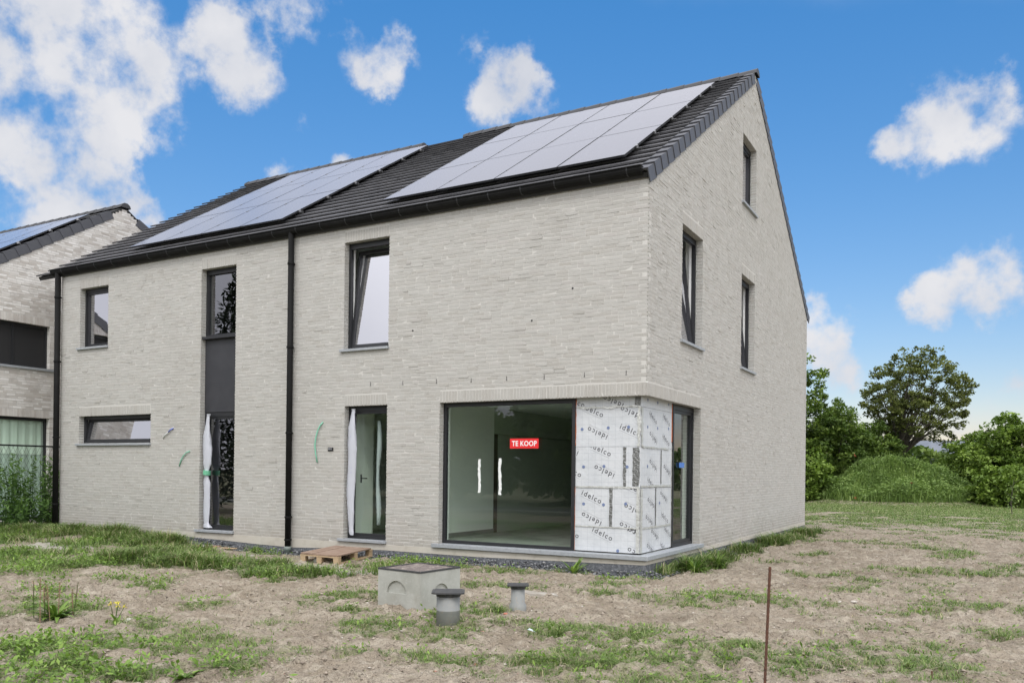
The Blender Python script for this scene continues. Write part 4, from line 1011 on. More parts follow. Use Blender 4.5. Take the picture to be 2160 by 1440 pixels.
def build_debris():
    # clods, pebbles and bits of rubble
    n = 52000; X = rng.uniform(-9, 7, n); Y = rng.uniform(-9.6, 8, n); 
    near = (Y < -3) | (rng.random(n) < .5)
    ok = clear_of(X, Y) & near & (fbm(X, Y, 1.7, 3, 2) > .42 + .2 * (rng.random(n) - .5)); X, Y = X[ok], Y[ok]; n = len(X)
    sz = .005 + .017 * rng.random(n) ** 4; C = np.stack([X, Y, ground_z(X, Y) + sz * .3 + np.clip(fbm(X, Y, 7.5, 3, 2) - .52, 0, 1) * .19 * ((Y < 2))], 1)
    base = np.array([(1, 0, 0), (0, 1, 0), (-1, 0, 0), (0, -1, 0), (0, 0, .7), (0, 0, -.7)], float)
    F0 = np.array([(0, 1, 4), (1, 2, 4), (2, 3, 4), (3, 0, 4), (1, 0, 5), (2, 1, 5), (3, 2, 5), (0, 3, 5)])
    az = rng.random(n) * 6.28; sx = sz * (.8 + .9 * rng.random(n))
    B = base[None] * (1 + (rng.random((n, 6, 1)) - .5) * .6)
    x = B[..., 0] * sx[:, None]; y = B[..., 1] * sz[:, None]; z = B[..., 2] * sz[:, None] * .8
    V = np.stack([x * np.cos(az)[:, None] - y * np.sin(az)[:, None], x * np.sin(az)[:, None] + y * np.cos(az)[:, None], z], -1) + C[:, None]
    F = (np.arange(n)[:, None, None] * 6 + F0[None]).reshape(-1, 3)
    o = mesh_obj('pebbles', V.reshape(-1, 3), F, M['stone'], tone=np.repeat(rng.random(n), 8))
    tag(o, 'small clods, pebbles and rubble crumbs scattered on the soil', 'pebbles', None, 'stuff')
    # dry stems and straw lying flat
    n = 9500; X = rng.uniform(-9, 6.5, n); Y = rng.uniform(-9.6, 3, n); ok = clear_of(X, Y); X, Y = X[ok], Y[ok]; n = len(X)
    az = rng.normal(size=n) * .9 + .5; L = .02 + .07 * rng.random(n) ** 2; d = np.stack([np.cos(az), np.sin(az), np.zeros(n)], 1); s = np.stack([-np.sin(az), np.cos(az), np.zeros(n)], 1)
    zz = ground_z(X, Y) + np.clip(fbm(X, Y, 7.5, 3, 2) - .52, 0, 1) * .19 * (Y < 2)
    c = np.stack([X, Y, zz + .008], 1); up = np.array([0, 0, 1.])
    a0 = c - d * L[:, None]; a1 = c + up * .012 * rng.random((n, 1)); a2 = c + d * L[:, None] + s * L[:, None] * .4
    W = s * .0022
    V = np.stack([a0 - W, a0 + W, a1 - W, a1 + W, a2 - W * .6, a2 + W * .6], 1).reshape(-1, 3)
    i = np.arange(n)[:, None] * 6
    F = np.concatenate([i + np.array([0, 2, 3, 1]), i + np.array([2, 4, 5, 3])])
    o = mesh_obj('straw', V, F, M['twig'], tone=np.tile(rng.random(n), 2))
    tag(o, 'dry stems and bits of straw lying on the soil', 'straw', None, 'stuff')
    # grey crushed stone along the foot of the walls
    n = 9500; t = rng.random(n); f = rng.random(n) < .62
    X = np.where(f, -14.8 + 14.9 * t, .03 + rng.random(n) * .22); Y = np.where(f, -.03 - rng.random(n) ** 1.5 * .30, 13 * t)
    ok = (X > -15); X, Y = X[ok], Y[ok]; n = len(X); sz = .010 + .022 * rng.random(n) ** 2
    near_w = np.where(f[ok], np.clip(1 - np.abs(Y + .03) / .2, 0, 1), np.clip(1 - np.abs(X - .03) / .15, 0, 1))
    C = np.stack([X, Y, ground_z(X, Y) + .005 + rng.random(n) * (.02 + .11 * near_w)], 1)
    B = base[None] * (1 + (rng.random((n, 6, 1)) - .5) * .8) * sz[:, None, None]
    F = (np.arange(n)[:, None, None] * 6 + F0[None]).reshape(-1, 3)
    o = mesh_obj('crushed_stone', (B + C[:, None]).reshape(-1, 3), F, material('crushed_basalt', rough=.9, tone=[(0, (.08, .085, .095)), (.7, (.17, .178, .19)), (1, (.32, .32, .32))]), tone=np.repeat(rng.random(n), 8))
    tag(o, 'strip of dark grey crushed stone along the foot of the house walls', 'gravel', None, 'stuff')
build_debris()

# ---------------------------------------------------------------- trees
def tree(name, loc, label, cat, group, trunk_h, crown_c, crown_r, n_limb, n_clusters, per, leaf, mat, spread=1., trunk_r=.2, cl_r=.38, shell=.55, seed=1, vase=False, lobes=.25, low=-.9):
    """tapered trunk, limbs running out to leaf clusters spread through an uneven crown"""
    r = np.random.default_rng(seed); t = thing(name, loc, label, cat, group); L0 = np.array(loc)
    c = np.array(crown_c, float); R = np.array(crown_r, float)
    P = []
    ph = r.random(6) * 6.28
    while len(P) < n_clusters:
        v = r.normal(size=3); v /= np.linalg.norm(v)
        if v[2] < low: continue
        az = math.atan2(v[1], v[0]); lob = 1 + lobes * (math.sin(3 * az + ph[0]) * .5 + math.sin(5 * az + 3 * v[2] + ph[1]) * .35 + math.sin(7 * v[2] + 2 * az + ph[2]) * .45)
        rad = (shell + (1 - shell) * r.random() ** .6) if r.random() < .82 else r.random()
        P.append(c + v * R * rad * lob)
    P = np.array(P)
    b = MB(); top = np.array([0, 0, trunk_h])
    b.tube([tuple(L0 + (0, 0, -.1)), tuple(L0 + (trunk_r * .1, 0, trunk_h * .5)), tuple(L0 + top)], [trunk_r * 1.25, trunk_r, trunk_r * .85], 8)
    # limbs: reach for groups of clusters
    idx = r.choice(len(P), size=min(n_limb, len(P)), replace=False)
    for i in idx:
        e = P[i]; s0 = top * (1 if vase else (.55 + .45 * r.random())); mid = s0 + (e - s0) * .5; mid[2] += (.10 if vase else .02) * np.linalg.norm(e - s0) * (r.random() - .2)
        mid[:2] *= .86 if vase else 1
        q1 = s0 + (mid - s0) * .5 + r.normal(size=3) * .06; q3 = mid + (e - mid) * .5 + r.normal(size=3) * .10
        k = trunk_r * ((.10 + .16 * r.random()) if vase else (.20 + .25 * r.random()))
        b.tube([tuple(L0 + s0), tuple(L0 + q1), tuple(L0 + mid), tuple(L0 + q3), tuple(L0 + e)], [k, k * .8, k * .55, k * .33, k * .1], 5)
        near = np.argsort(((P - q3) ** 2).sum(1))[1:4]
        for j in near: b.tube([tuple(L0 + q3), tuple(L0 + (q3 + P[j]) / 2 + r.normal(size=3) * .05), tuple(L0 + P[j])], [k * .3, k * .2, k * .06], 4)
    b.obj('trunk', M['bark'], t)
    m = r.integers(int(per * .5), int(per * 1.5), len(P)); cen = np.repeat(P, m, 0); n = len(cen)
    v = r.normal(size=(n, 3)); v /= np.linalg.norm(v, axis=1)[:, None]; rr = cl_r * r.random(n) ** .45
    fl = np.repeat(.7 + .6 * r.random(len(P)), m)
    pos = cen + v * (rr * fl)[:, None] * np.array([1, 1, .62])
    tone = np.clip(np.repeat(r.random(len(P)) * .55, m) + .45 * r.random(n), 0, 1)
    V, F, T = leaves(pos + L0, np.full(n, leaf), tone, up=.55, aspect=.55)
    mesh_obj('crown', V, F, M[mat], t, tone=T)
    return t
tree('oak_tree', (-.35, 48.2, -.15), 'tall round-crowned tree standing alone behind the grassy mound', 'tree', None, 2.7, (1.15, 0, 6.55), (3.35, 2.6, 3.3), 90, 440, 46, .095, 'oak', trunk_r=.32, cl_r=.34, shell=.62, seed=4, vase=True, lobes=.14, low=-.80)
# trees at the corner of the house and the thicket on both sides
TR = [('hedge_tree', (-6.2, 41, -.15), 'tallest hedge tree, its crown showing just past the rear corner of the house', 2.6, (0, 0, 4.8), (2.9, 2.4, 3.3), 620, 'dark_leaf', 12),
      ('hedge_tree', (-3.6, 44, -.15), 'dark bushy tree left of the mound', 1.4, (0, 0, 3.1), (2.3, 2.2, 2.6), 520, 'dark_leaf', 13),
      ('hedge_tree', (-1.7, 46.5, -.15), 'smaller dark bushy tree at the foot of the tall tree, left side', 1.1, (0, 0, 2.6), (2.0, 2.0, 2.2), 420, 'dark_leaf', 14),
      ('hedge_bush', (4.3, 43.5, -.15), 'green bush right of the mound with a pale roof behind it', .8, (0, 0, 1.9), (1.9, 1.8, 2.0), 420, 'light_leaf', 15),
      ('hedge_bush', (6.6, 41.5, -.15), 'big bright green bush at the right edge, taller than its neighbour', 1.0, (0, 0, 2.4), (2.5, 2.2, 2.6), 640, 'light_leaf', 16),
      ('hedge_bush', (5.6, 38.6, -.15), 'low bright bush in front of the big bush at the right edge', .5, (0, 0, .95), (1.5, 1.1, 1.05), 260, 'light_leaf', 17),
      ('hedge_bush', (3.4, 47.2, -.15), 'dark bush behind the mound, under the right side of the tall tree', .7, (0, 0, 1.5), (2.0, 1.6, 1.6), 330, 'dark_leaf', 18),
      ('hedge_bush', (9.6, 42.5, -.15), 'bush beyond the right edge of the view', 1.0, (0, 0, 2.5), (2.4, 2.0, 2.7), 300, 'light_leaf', 19),
      ('hedge_bush', (-4.6, 38.6, -.15), 'yellow-green bush hugging the rear corner of the house', .5, (0, 0, 1.3), (1.4, 1.3, 1.6), 260, 'light_leaf', 20)]
for nm, loc, lab, th, cc_, cr_, ncl, mt, sd in TR:
    tree(nm, loc, lab, 'tree' if nm == 'hedge_tree' else 'bush', 'trees and bushes of the thicket behind the plot', th, cc_, cr_, 14, ncl, 44, .105, mt, trunk_r=.14, cl_r=.40, shell=.6, seed=sd, lobes=.30, low=-1.1)
# far thicket closing the horizon
def far_hedge():
    n = 52000; x = rng.uniform(-60, 70, n); y = 62 + rng.random(n) * 3 + 3 * np.sin(x * .13)
    top = 2.2 + 2.0 * fbm(x, y * 0, .22, 3, 1) + .8 * fbm(x, y * 0, .9, 2, 2)
    z = -.15 + top * rng.random(n) ** .75
    V, F, T = leaves(np.stack([x, y, z], 1), np.full(n, .26), np.clip(rng.random(n) * .8, 0, 1), up=.5)
    tag(mesh_obj('far_hedge', V, F, M['dark_leaf'], tone=T), 'far dark hedge line behind the trees at the horizon', 'hedge', None, 'stuff')
far_hedge()
# tall weeds covering the mound
def mound_weeds():
    n = 30000; a = rng.random(n) * 6.283; q = np.sqrt(rng.random(n)); x = .1 + 4.4 * q * np.cos(a); y = 40.3 + 3.6 * q * np.sin(a)
    z = ground_z(x, y); h = (.30 + .8 * rng.random(n) ** 2) * (1.15 - .45 * q) * (.22 + 1.05 * fbm(x, y, 1.1, 3, 1)); tone = np.clip(.2 + .7 * fbm(x, y, 1.3, 3, 1) * rng.random(n) * 1.8, 0, 1)
    s1 = blades(np.stack([x, y, z - .02], 1), h, np.full(n, .028), .12 + .45 * rng.random(n), tone)
    k = 46000; a2 = rng.random(k) * 6.283; q2 = np.sqrt(rng.random(k)); x = .1 + 4.3 * q2 * np.cos(a2); y = 40.3 + 3.5 * q2 * np.sin(a2)
    o = blade_object('mound_weeds', [s1], M['mound_grass'])
    tag(o, 'tall feathery weeds covering the mound behind the plot', 'weeds', None, 'stuff')
    c = np.stack([x, y, ground_z(x, y) + .1 + rng.random(k) * 1.25 * (fbm(x, y, 1.1, 3, 1) ** 1.5)], 1)
    V, F, T = leaves(c, np.full(k, .062), np.clip(rng.random(k) * .6 + fbm(x, y, .9, 3, 3) * .5 - .1, 0, 1), up=.3)
    tag(mesh_obj('mound_leaves', V, F, M['mound_grass'], tone=T), 'small leaves of the tall weeds on the mound', 'weeds', None, 'stuff')
mound_weeds()

# tall nettle-like weeds in the gap between the houses
def tall_weed(loc, h, label, seed, nst=9, spread=.45):
    r = np.random.default_rng(seed); t = thing('tall_weed', loc, label, 'weed', 'tall green weeds in front of the fence at the left')
    L0 = np.array(loc); b = MB(); C = []; TT = []
    for i in range(nst):
        a = r.random() * 6.283; q = spread * math.sqrt(r.random()); hh = h * (.65 + .4 * r.random())
        p0 = L0 + (q * math.cos(a), q * math.sin(a), 0); p1 = p0 + (.12 * math.cos(a) + .06 * r.normal(), .12 * math.sin(a) + .06 * r.normal(), hh)
        b.tube([tuple(p0), tuple((p0 + p1) / 2 + (0, 0, .05)), tuple(p1)], [.012, .008, .003], 4)
        m = int(46 * hh / 1.2)
        for j in range(m):
            f = (j + .5) / m; w_ = .16 * (1 - f * .85) * (.6 + .6 * r.random()) + .02; aa = r.random() * 6.283
            C.append(p0 + (p1 - p0) * f + (w_ * math.cos(aa), w_ * math.sin(aa), 0)); TT.append(min(1, .15 + .5 * f + .35 * r.random()))
    b.obj('stem', M['nettle'], t)
    C = np.array(C); V, F, T = leaves(C, .055 + .02 * rng.random(len(C)), np.array(TT), up=.5, aspect=.32)
    mesh_obj('leaves', V, F, M['nettle'], t, tone=T)
for i, (x, y, h, lab) in enumerate(((-15.75, -.15, 1.55, 'tall weed right beside the left downpipe'), (-15.6, -.75, 1.75, 'tallest spiky weed, second from the left downpipe'), (-15.7, -1.4, 1.45, 'tall weed under the middle of the curtained window'),
        (-15.5, -2.0, 1.25, 'tall weed at the very left edge of the view'), (-15.35, -.4, .85, 'shorter weed in front of the tall ones by the downpipe'), (-15.2, -1.15, .8, 'shorter weed in front, at the left edge'), (-16.0, .5, 1.7, 'tall weed standing back against the fence behind the downpipe'))):
    tall_weed((x, y, float(ground_z(x, y))), h, lab, 50 + i, nst=13)

# ================================================================== small things
def gz(x, y): return float(ground_z(x, y))
# concrete inspection chamber
def inspection_chamber():
    A = Vector((-1.565, -4.546, 0)); B = Vector((-.905, -4.639, 0)); Cc = Vector((-.84, -3.93, 0)); Dd = Vector((-1.50, -3.84, 0))
    t = thing('concrete_chamber', ((A.x + Cc.x) / 2, (A.y + Cc.y) / 2, -.15), 'square concrete inspection box with an arched recess and a dirt covered lid', 'inspection box')
    z0, z1 = -.3, .272
    cs = [A, B, Cc, Dd]
    def face(p, q, arch_c, arch_r, arch_z, dep=.022):
        # wall face with an arched (half round) blind recess
        d = (q - p); L = d.length; d.normalize(); n = Vector((d.y, -d.x, 0))
        Pf = lambda u, z, o=0: tuple(p + d * u + n * o + Vector((0, 0, z)))
        k = 12; arc = [(arch_c - arch_r * math.cos(math.pi * i / k), arch_z + arch_r * .92 * math.sin(math.pi * i / k)) for i in range(k + 1)]
        V = [Pf(0, z0), Pf(L, z0), Pf(L, z1), Pf(0, z1)] + [Pf(u, z) for u, z in arc] + [Pf(u, z, -dep) for u, z in arc]
        F = [(0, 1, 4 + k, 4)]                                     # below the recess
        h = k // 2
        F += [(0, 4) + tuple(5 + i for i in range(h)) + (3,)]
        F += [(3,) + tuple([4 + h]) + (2,)]
        F += [(2,) + tuple(4 + i for i in range(h, k + 1)) + (1,)]
        F += [(4 + i, 4 + i + 1, 5 + k + i + 1, 5 + k + i) for i in range(k)] + [(4 + k, 4, 5 + k, 5 + 2 * k)]
        F += [tuple(5 + k + i for i in range(k + 1))]
        return V, F
    b = MB()
    V, F = face(A, B, .30, .155, .02); b.add(V, F)
    V, F = face(B, Cc, .36, .14, .0); b.add(V, F)
    for p, q in ((Cc, Dd), (Dd, A)): b.add([(p.x, p.y, z0), (q.x, q.y, z0), (q.x, q.y, z1), (p.x, p.y, z1)], [(0, 1, 2, 3)])
    b.add([(c.x, c.y, z1) for c in cs], [(0, 1, 2, 3)])
    o = b.obj('chamber_body', M['concrete'], t)
    bm = bmesh.new(); bm.from_mesh(o.data); bmesh.ops.remove_doubles(bm, verts=bm.verts, dist=.0005); bmesh.ops.recalc_face_normals(bm, faces=bm.faces); bm.to_mesh(o.data); bm.free()
    ctr = (A + B + Cc + Dd) / 4
    def ring(k, z): return [tuple(ctr + (c - ctr) * k + Vector((0, 0, z))) for c in cs]
    V = ring(1.012, z1 + .001) + ring(1.012, z1 + .020) + ring(.93, z1 + .020) + ring(.93, z1 + .006)
    F = []
    for i in range(4):
        j = (i + 1) % 4
        F += [(i, j, 4 + j, 4 + i), (4 + i, 4 + j, 8 + j, 8 + i), (8 + i, 8 + j, 12 + j, 12 + i)]
    mesh_obj('lid_rim', V, F, M['castlid'], t)
    # dirt-filled tray of the lid, uneven
    n = 14; V = []; 
    for i in range(n + 1):
        for j in range(n + 1):
            p = A + (B - A) * (i / n); q = Dd + (Cc - Dd) * (i / n); r = ctr + ((p + (q - p) * (j / n)) - ctr) * .928
            edge = min(i, j, n - i, n - j) > 0
            V.append((r.x, r.y, z1 + .008 + (random.uniform(-.002, .014) if edge else 0)))
    F = [(i * (n + 1) + j, (i + 1) * (n + 1) + j, (i + 1) * (n + 1) + j + 1, i * (n + 1) + j + 1) for i in range(n) for j in range(n)]
    mesh_obj('lid_dirt', V, F, M['lid_dirt'], t)
inspection_chamber()
def pipe_stub(x, y, r, h, lid, label, bell=False, rot=.2):
    z = gz(x, y); t = thing('pipe_riser', (x, y, z), label, 'drain pipe', 'grey drain risers with dark caps')
    pts = [(x, y, z - .1), (x, y, z + h)]; rr = [r, r]
    if bell: pts = [(x, y, z - .1), (x, y, z + .07), (x, y, z + .10), (x, y, z + h)]; rr = [r * 1.22, r * 1.22, r, r * .96]
    else: pts = [(x, y, z - .1), (x, y, z + h * .45), (x, y, z + h * .455), (x, y, z + h * .47), (x, y, z + h * .475), (x, y, z + h)]; rr = [r, r, r * 1.012, r * 1.012, r, r]
    o = MB().tube(pts, rr, 28).obj('pipe', M['pvc'], t, smooth=True)
    for f in o.data.polygons: f.use_smooth = len(f.vertices) == 4
    MB().tube([(x, y, z + h - .035), (x, y, z + h)], [r * 1.04, r * 1.04], 28).obj('collar', M['castlid'], t)
    for i in range(8):
        a = i * .785 + .3; MB().box(lambda u, v, w_: (x + math.cos(a) * u - math.sin(a) * v, y + math.sin(a) * u + math.cos(a) * v, w_), r * 1.03, r * 1.10, -.008, .008, z + h - .022, z + h - .005).obj('collar_lug', M['castlid'], t)
    k = 4; c0 = []; 
    def sq(s, zz):
        out = []
        for i in range(4):
            a = rot + math.pi / 4 + i * math.pi / 2
            for da in (-.14, .14): out.append((x + s * math.cos(a + da), y + s * math.sin(a + da), zz))
        return out
    V = sq(lid, z + h + .001) + sq(lid, z + h + .016) + sq(lid * .86, z + h + .018) + sq(lid * .82, z + h + .012)
    F = [tuple(range(8))[::-1]]
    for q in range(3): F += [(8 * q + i, 8 * q + (i + 1) % 8, 8 * q + 8 + (i + 1) % 8, 8 * q + 8 + i) for i in range(8)]
    F += [tuple(range(24, 32))]
    mesh_obj('cap', V, F, M['castlid'], t)
pipe_stub(-.187, -5.16, .118, .325, .205, 'thick grey drain pipe stub with a square dark cap, nearer the viewer', rot=.55)
pipe_stub(-.007, -4.03, .078, .285, .150, 'thinner grey drain pipe stub with a flared foot and dark cap, further back', bell=True, rot=.5)

# pallet
def pallet():
    o = Vector((-5.50, -1.66, 0)); z = gz(-5.1, -1.2) + .005
    ux = Vector((.995, -.03, 0)).normalized(); uy = Vector((-.42, .907, 0)).normalized()
    uy = Vector((-.30, .954, 0)); 
    W, L = .86, 1.52
    P = lambda a, b, c: tuple(o + ux * a + uy * b + Vector((0, 0, z + c * 1.22)))
    t = thing('pallet', (o.x, o.y, z), 'wooden pallet lying on the ground by the narrow glazed door', 'pallet')
    for a in (0, W / 2 - .045, W - .09): MB().box(P, a, a + .09, 0, L, 0, .02).obj('bottom_board', M['wood'], t)
    for a in (0, W / 2 - .06, W - .12):
        for b in (0, L / 2 - .06, L - .12): MB().box(P, a + .004, a + .116, b + .004, b + .12, .0205, .092).obj('block', M['wood'], t)
    for b in (0, L / 2 - .06, L - .12): MB().box(P, 0, W, b, b + .12, .0925, .110).obj('stringer_board', M['wood'], t)
    k = 6; gap = .008; w_ = (W - .01) / k
    for i in range(k):
        a = .005 + i * w_; dz = random.uniform(0, .006)
        MB().box(P, a, a + w_ - gap, .012, L - .05 - random.uniform(0, .05), .111 + dz, .128 + dz).obj('deck_board', M['deck'], t)
    # grey lump lying under it
    tag(MB().tube([P(.28, .12, .022), P(.28, .16, .022), P(.29, .3, .022)], [.03, .06, .05], 10).obj('grey_bucket', M['concrete']), 'grey lump tucked under the front edge of the pallet', 'rubble')
pallet()

# for-sale sticker
t = thing('for_sale_sign', (-2.203, .125, 1.89), 'red rectangular sign with white words TE KOOP on the big pane', 'sign')
MB().box(FR, -2.478, -1.932, 1.805, 1.972, -.132, -.128).obj('sign_panel', M['red'], t)
MB().box(FR, -2.470, -1.940, 1.813, 1.964, -.128, -.1275).obj('sign_edge', M['red'], t)
V_, F_, hh_ = text_geo('TE KOOP', .475, bold=.022, spacing=1.06)
mesh_obj('lettering', [FR(-2.203 + a, 1.889 + b * 1.12, -.126) for a, b in V_], F_, M['white'], t)
# white strips stuck on the pane
def pane_strip(x, z0, z1, wd, label, seed):
    r = random.Random(seed); V = []; k = 14
    for i in range(k + 1):
        z = z0 + (z1 - z0) * i / k; o = r.uniform(-.006, .006) + .006 * math.sin(i * .5); ww = wd * r.uniform(.85, 1.15)
        V += [FR(x + o - ww, z, -.165), FR(x + o - ww * .6, z, -.150), FR(x + o + ww * .6, z, -.150), FR(x + o + ww, z, -.165)]
    F = []
    for i in range(k):
        for j in range(3): F.append((4 * i + j, 4 * i + j + 1, 4 * i + j + 5, 4 * i + j + 4))
    tag(mesh_obj('tape_strip', V, F, M['tape']), label, 'tape', 'white strips on the big pane')
pane_strip(-3.10, 1.045, 1.625, .026, 'left of two white vertical strips on the big pane', 1)
pane_strip(-2.69, 1.015, 1.640, .028, 'right of two white vertical strips on the big pane, below the red sign', 2)
b = MB(); b.box(GB, 2.10, 2.36, 1.52, 1.61, -.165, -.150)
tag(b.obj('blue_sticker', material('blue_sticker', (.08, .2, .55), .5)), 'small blue sticker on the narrow side pane of the corner', 'sticker')

# hanging plastic sleeves
def sleeve(name, prof, y, label, tape=None, print_=False):
    t = thing(name, (prof[0][1], y, prof[-1][0]), label, 'plastic sheet', 'plastic sleeves hanging at the glazed doors')
    r = random.Random(len(prof)); k = 10; V = []; rings = []
    # refine the profile
    pts = []
    for i in range(len(prof) - 1):
        for s in range(6): f = s / 6; pts.append(tuple(prof[i][j] * (1 - f) + prof[i + 1][j] * f for j in range(3)))
    pts.append(prof[-1])
    for i, (z, x, w_) in enumerate(pts):
        for j in range(k):
            a = 2 * math.pi * j / k; fold = 1 + .22 * math.sin(3 * a + i * .25) + r.uniform(-.06, .06)
            V.append((x + w_ * math.cos(a) * fold, y - .012 + .35 * w_ * math.sin(a) * fold, z))
    F = [(i * k + j, i * k + (j + 1) % k, (i + 1) * k + (j + 1) % k, (i + 1) * k + j) for i in range(len(pts) - 1) for j in range(k)]
    F += [tuple(range(k)), tuple((len(pts) - 1) * k + j for j in range(k))[::-1]]
    mesh_obj('sheet', V, F, M['plastic'], t, smooth=True)
    if tape:
        z, x, w_ = tape; MB().tube([(x, y - .012, z - .045), (x + .01, y - .012, z + .045)], [w_, w_], 12).obj('green_tape', M['green_tape'], t)
    return t
# (z, x, half width)
sleeve('plastic_sleeve', [(2.56, -9.745, .055), (2.50, -9.765, .038), (2.38, -9.765, .050), (2.1, -9.785, .105), (1.75, -9.785, .128), (1.5, -9.785, .11), (1.36, -9.785, .055), (1.26, -9.79, .055), (1.1, -9.785, .095), (.8, -9.78, .092), (.5, -9.775, .085), (.25, -9.765, .075), (.165, -9.735, .125)], .07, 'translucent plastic sleeve tied with green tape at the left narrow door', tape=(1.32, -9.785, .078))
sl2 = sleeve('plastic_sleeve', [(2.56, -5.83, .050), (2.52, -5.83, .036), (2.46, -5.83, .04), (2.2, -5.85, .085), (1.8, -5.85, .105), (1.4, -5.86, .092), (1.0, -5.87, .088), (.6, -5.85, .080), (.32, -5.855, .05), (.25, -5.855, .06), (.19, -5.835, .035)], .07, 'whitish plastic sleeve with faint grey print at the right narrow door')
# faint illegible print marks on it
b = MB()
for i in range(9):
    z = 2.05 - i * .085; b.box(FR, -5.885, -5.825, z - .018, z + .012, -.028, -.0265)
b.obj('faded_print', M['plastic_grey'], sl2)
b = MB(); k = 12; z = .25
pts = [(-5.50 + .02 * math.sin(i * .8), .42, 2.35 - i * .18) for i in range(k)]
tag(b.tube(pts, [.03 + .02 * math.sin(i * .5 + .3) ** 2 for i in range(k)], 7).obj('hanging_foil', M['plastic'], smooth=True), 'whitish plastic strip hanging indoors behind the right narrow door', 'plastic sheet')
MB().box(FR, -5.80, -5.66, 1.245, 1.265, -.285, -.268).box(FR, -5.81, -5.79, 1.17, 1.33, -.282, -.262).obj('door_handle', M['black'], house)
# green and blue straps poking from the wall
def strap(pts, r0, mat, label, cat='strap'):
    P3 = [(x, -.012 - o, z) for x, z, o in pts]
    tag(MB().tube(P3, [r0] * len(P3), 6).obj('strap', M[mat], smooth=True), label, cat, 'coloured straps on the front wall')
strap([(-6.512, 2.32, .0), (-6.56, 2.27, .015), (-6.62, 2.16, .03), (-6.665, 2.02, .03), (-6.685, 1.88, .03), (-6.675, 1.72, .02), (-6.64, 1.55, .01)], .013, 'green_cord', 'long curved green strap beside the number plate')
strap([(-10.22, 1.775, .01), (-10.30, 1.75, .02), (-10.40, 1.68, .02), (-10.49, 1.58, .01), (-10.558, 1.45, .0)], .012, 'green_cord', 'shorter curved green strap left of the left narrow door')
strap([(-10.76, 2.27, .0), (-10.82, 2.24, .02), (-10.90, 2.19, .02)], .014, 'blue_cord', 'short blue strap end above the shorter green strap')
strap([(-10.90, 2.19, .02), (-11.0, 2.13, .015), (-11.09, 2.06, .0)], .012, 'white_cord', 'short whitish strap continuing left from the blue one')

# rusty rod
t = thing('rusty_rod', (3.545, -7.955, gz(3.545, -7.955)), 'thin rusty steel rod standing upright in the right foreground', 'rod')
b = MB(); z = -.25; pts = []; i = 0
while z < .957: pts.append((3.545 + (z + .1) * .028, -7.955 + (z + .1) * .02 + .0, z)); z += .013; i += 1
MB().tube(pts, [.0078 if j % 2 else .0066 for j in range(len(pts))], 8).obj('rod', M['rust'], t)
# short stake in the right foreground
x, y = 4.17, -5.0
tag(MB().tube([(x, y, gz(x, y) - .05), (x + .004, y, gz(x, y) + .06)], [.008, .007], 6).obj('short_stake', M['rust']), 'short rusty stake stub low in the right foreground', 'stake')
# discarded mask
def crumple(name, x, y, r, mat, label, cat, h=.03, seed=1, grp=None):
    q = random.Random(seed); V = []; n = 7; z0 = gz(x, y)
    for i in range(n):
        for j in range(n):
            u = (i / (n - 1) - .5) * 2; v = (j / (n - 1) - .5) * 2
            V.append((x + u * r + q.uniform(-.1, .1) * r, y + v * r * .6 + q.uniform(-.1, .1) * r, z0 + .012 + h * max(0, 1 - u * u) * max(0, 1 - v * v) * q.uniform(.6, 1.2)))
    F = [(i * n + j, (i + 1) * n + j, (i + 1) * n + j + 1, i * n + j + 1) for i in range(n - 1) for j in range(n - 1)]
    o = mesh_obj(name, V, F, M[mat], smooth=True); sm = o.modifiers.new('thickness', 'SOLIDIFY'); sm.thickness = .003
    return tag(o, label, cat, grp)
crumple('face_mask', .674, -5.02, .05, 'mask', 'crumpled pale blue face mask lying on the soil right of the pipes', 'mask')
# rubble and planks along the wall
def plank(x, y, l, wd, rz, mat, label, name='plank', th=.02, cat='plank', grp=None):
    c, s = math.cos(rz), math.sin(rz); z0 = gz(x, y) + .004
    Q = lambda a, b_, h: (x + c * a - s * b_, y + s * a + c * b_, z0 + h + a * .02)
    b = MB(); b.box(Q, -l / 2, l / 2, -wd / 2, wd / 2, 0, th)
    return tag(b.obj(name, M[mat], bevel=.003), label, cat, grp)
plank(-9.25, -.42, .75, .09, .12, 'board_wood', 'reddish broken plank on the ground below the left narrow door', grp='scrap planks by the wall')
plank(-8.95, -.28, .62, .07, -.15, 'board_wood', 'brown plank piece leaning against the wall foot by the left narrow door', grp='scrap planks by the wall')
plank(-8.75, -.55, 1.0, .06, .05, 'wood', 'long thin pale lath in front of the scrap planks', grp='scrap planks by the wall')
plank(-9.1, -.55, .22, .12, .5, 'far_white', 'small whitish board scrap among the planks', 'board_scrap', cat='scrap')
def slab(x, y, rx, ry, label, seed, h=.025):
    q = random.Random(seed); k = 16; z0 = gz(x, y); V = []
    for i in range(k):
        a = 2 * math.pi * i / k; f = q.uniform(.75, 1.1); px, py = x + rx * f * math.cos(a), y + ry * f * math.sin(a)
        V.append((px, py, gz(px, py) - .02))
    for i in range(k):
        a = 2 * math.pi * i / k; px, py = V[i][0] * .92 + x * .08, V[i][1] * .92 + y * .08
        V.append((px, py, max(z0, gz(px, py)) + h + q.uniform(-.004, .004)))
    V.append((x, y, z0 + h + .01))
    F = [(i, (i + 1) % k, k + (i + 1) % k, k + i) for i in range(k)] + [(k + i, k + (i + 1) % k, 2 * k) for i in range(k)]
    tag(mesh_obj('mortar_slab', V, F, M['slab']), label, 'concrete spill', 'pale spills of dried mortar on the ground')
slab(-10.9, -2.5, 1.0, .35, 'long pale dried mortar spill in the grass at the left', 1)
slab(-4.9, -2.15, .75, .28, 'pale dried mortar spill just in front of the pallet', 2)
slab(-3.7, -2.45, .5, .24, 'pale dried mortar spill between pallet and concrete box', 3)
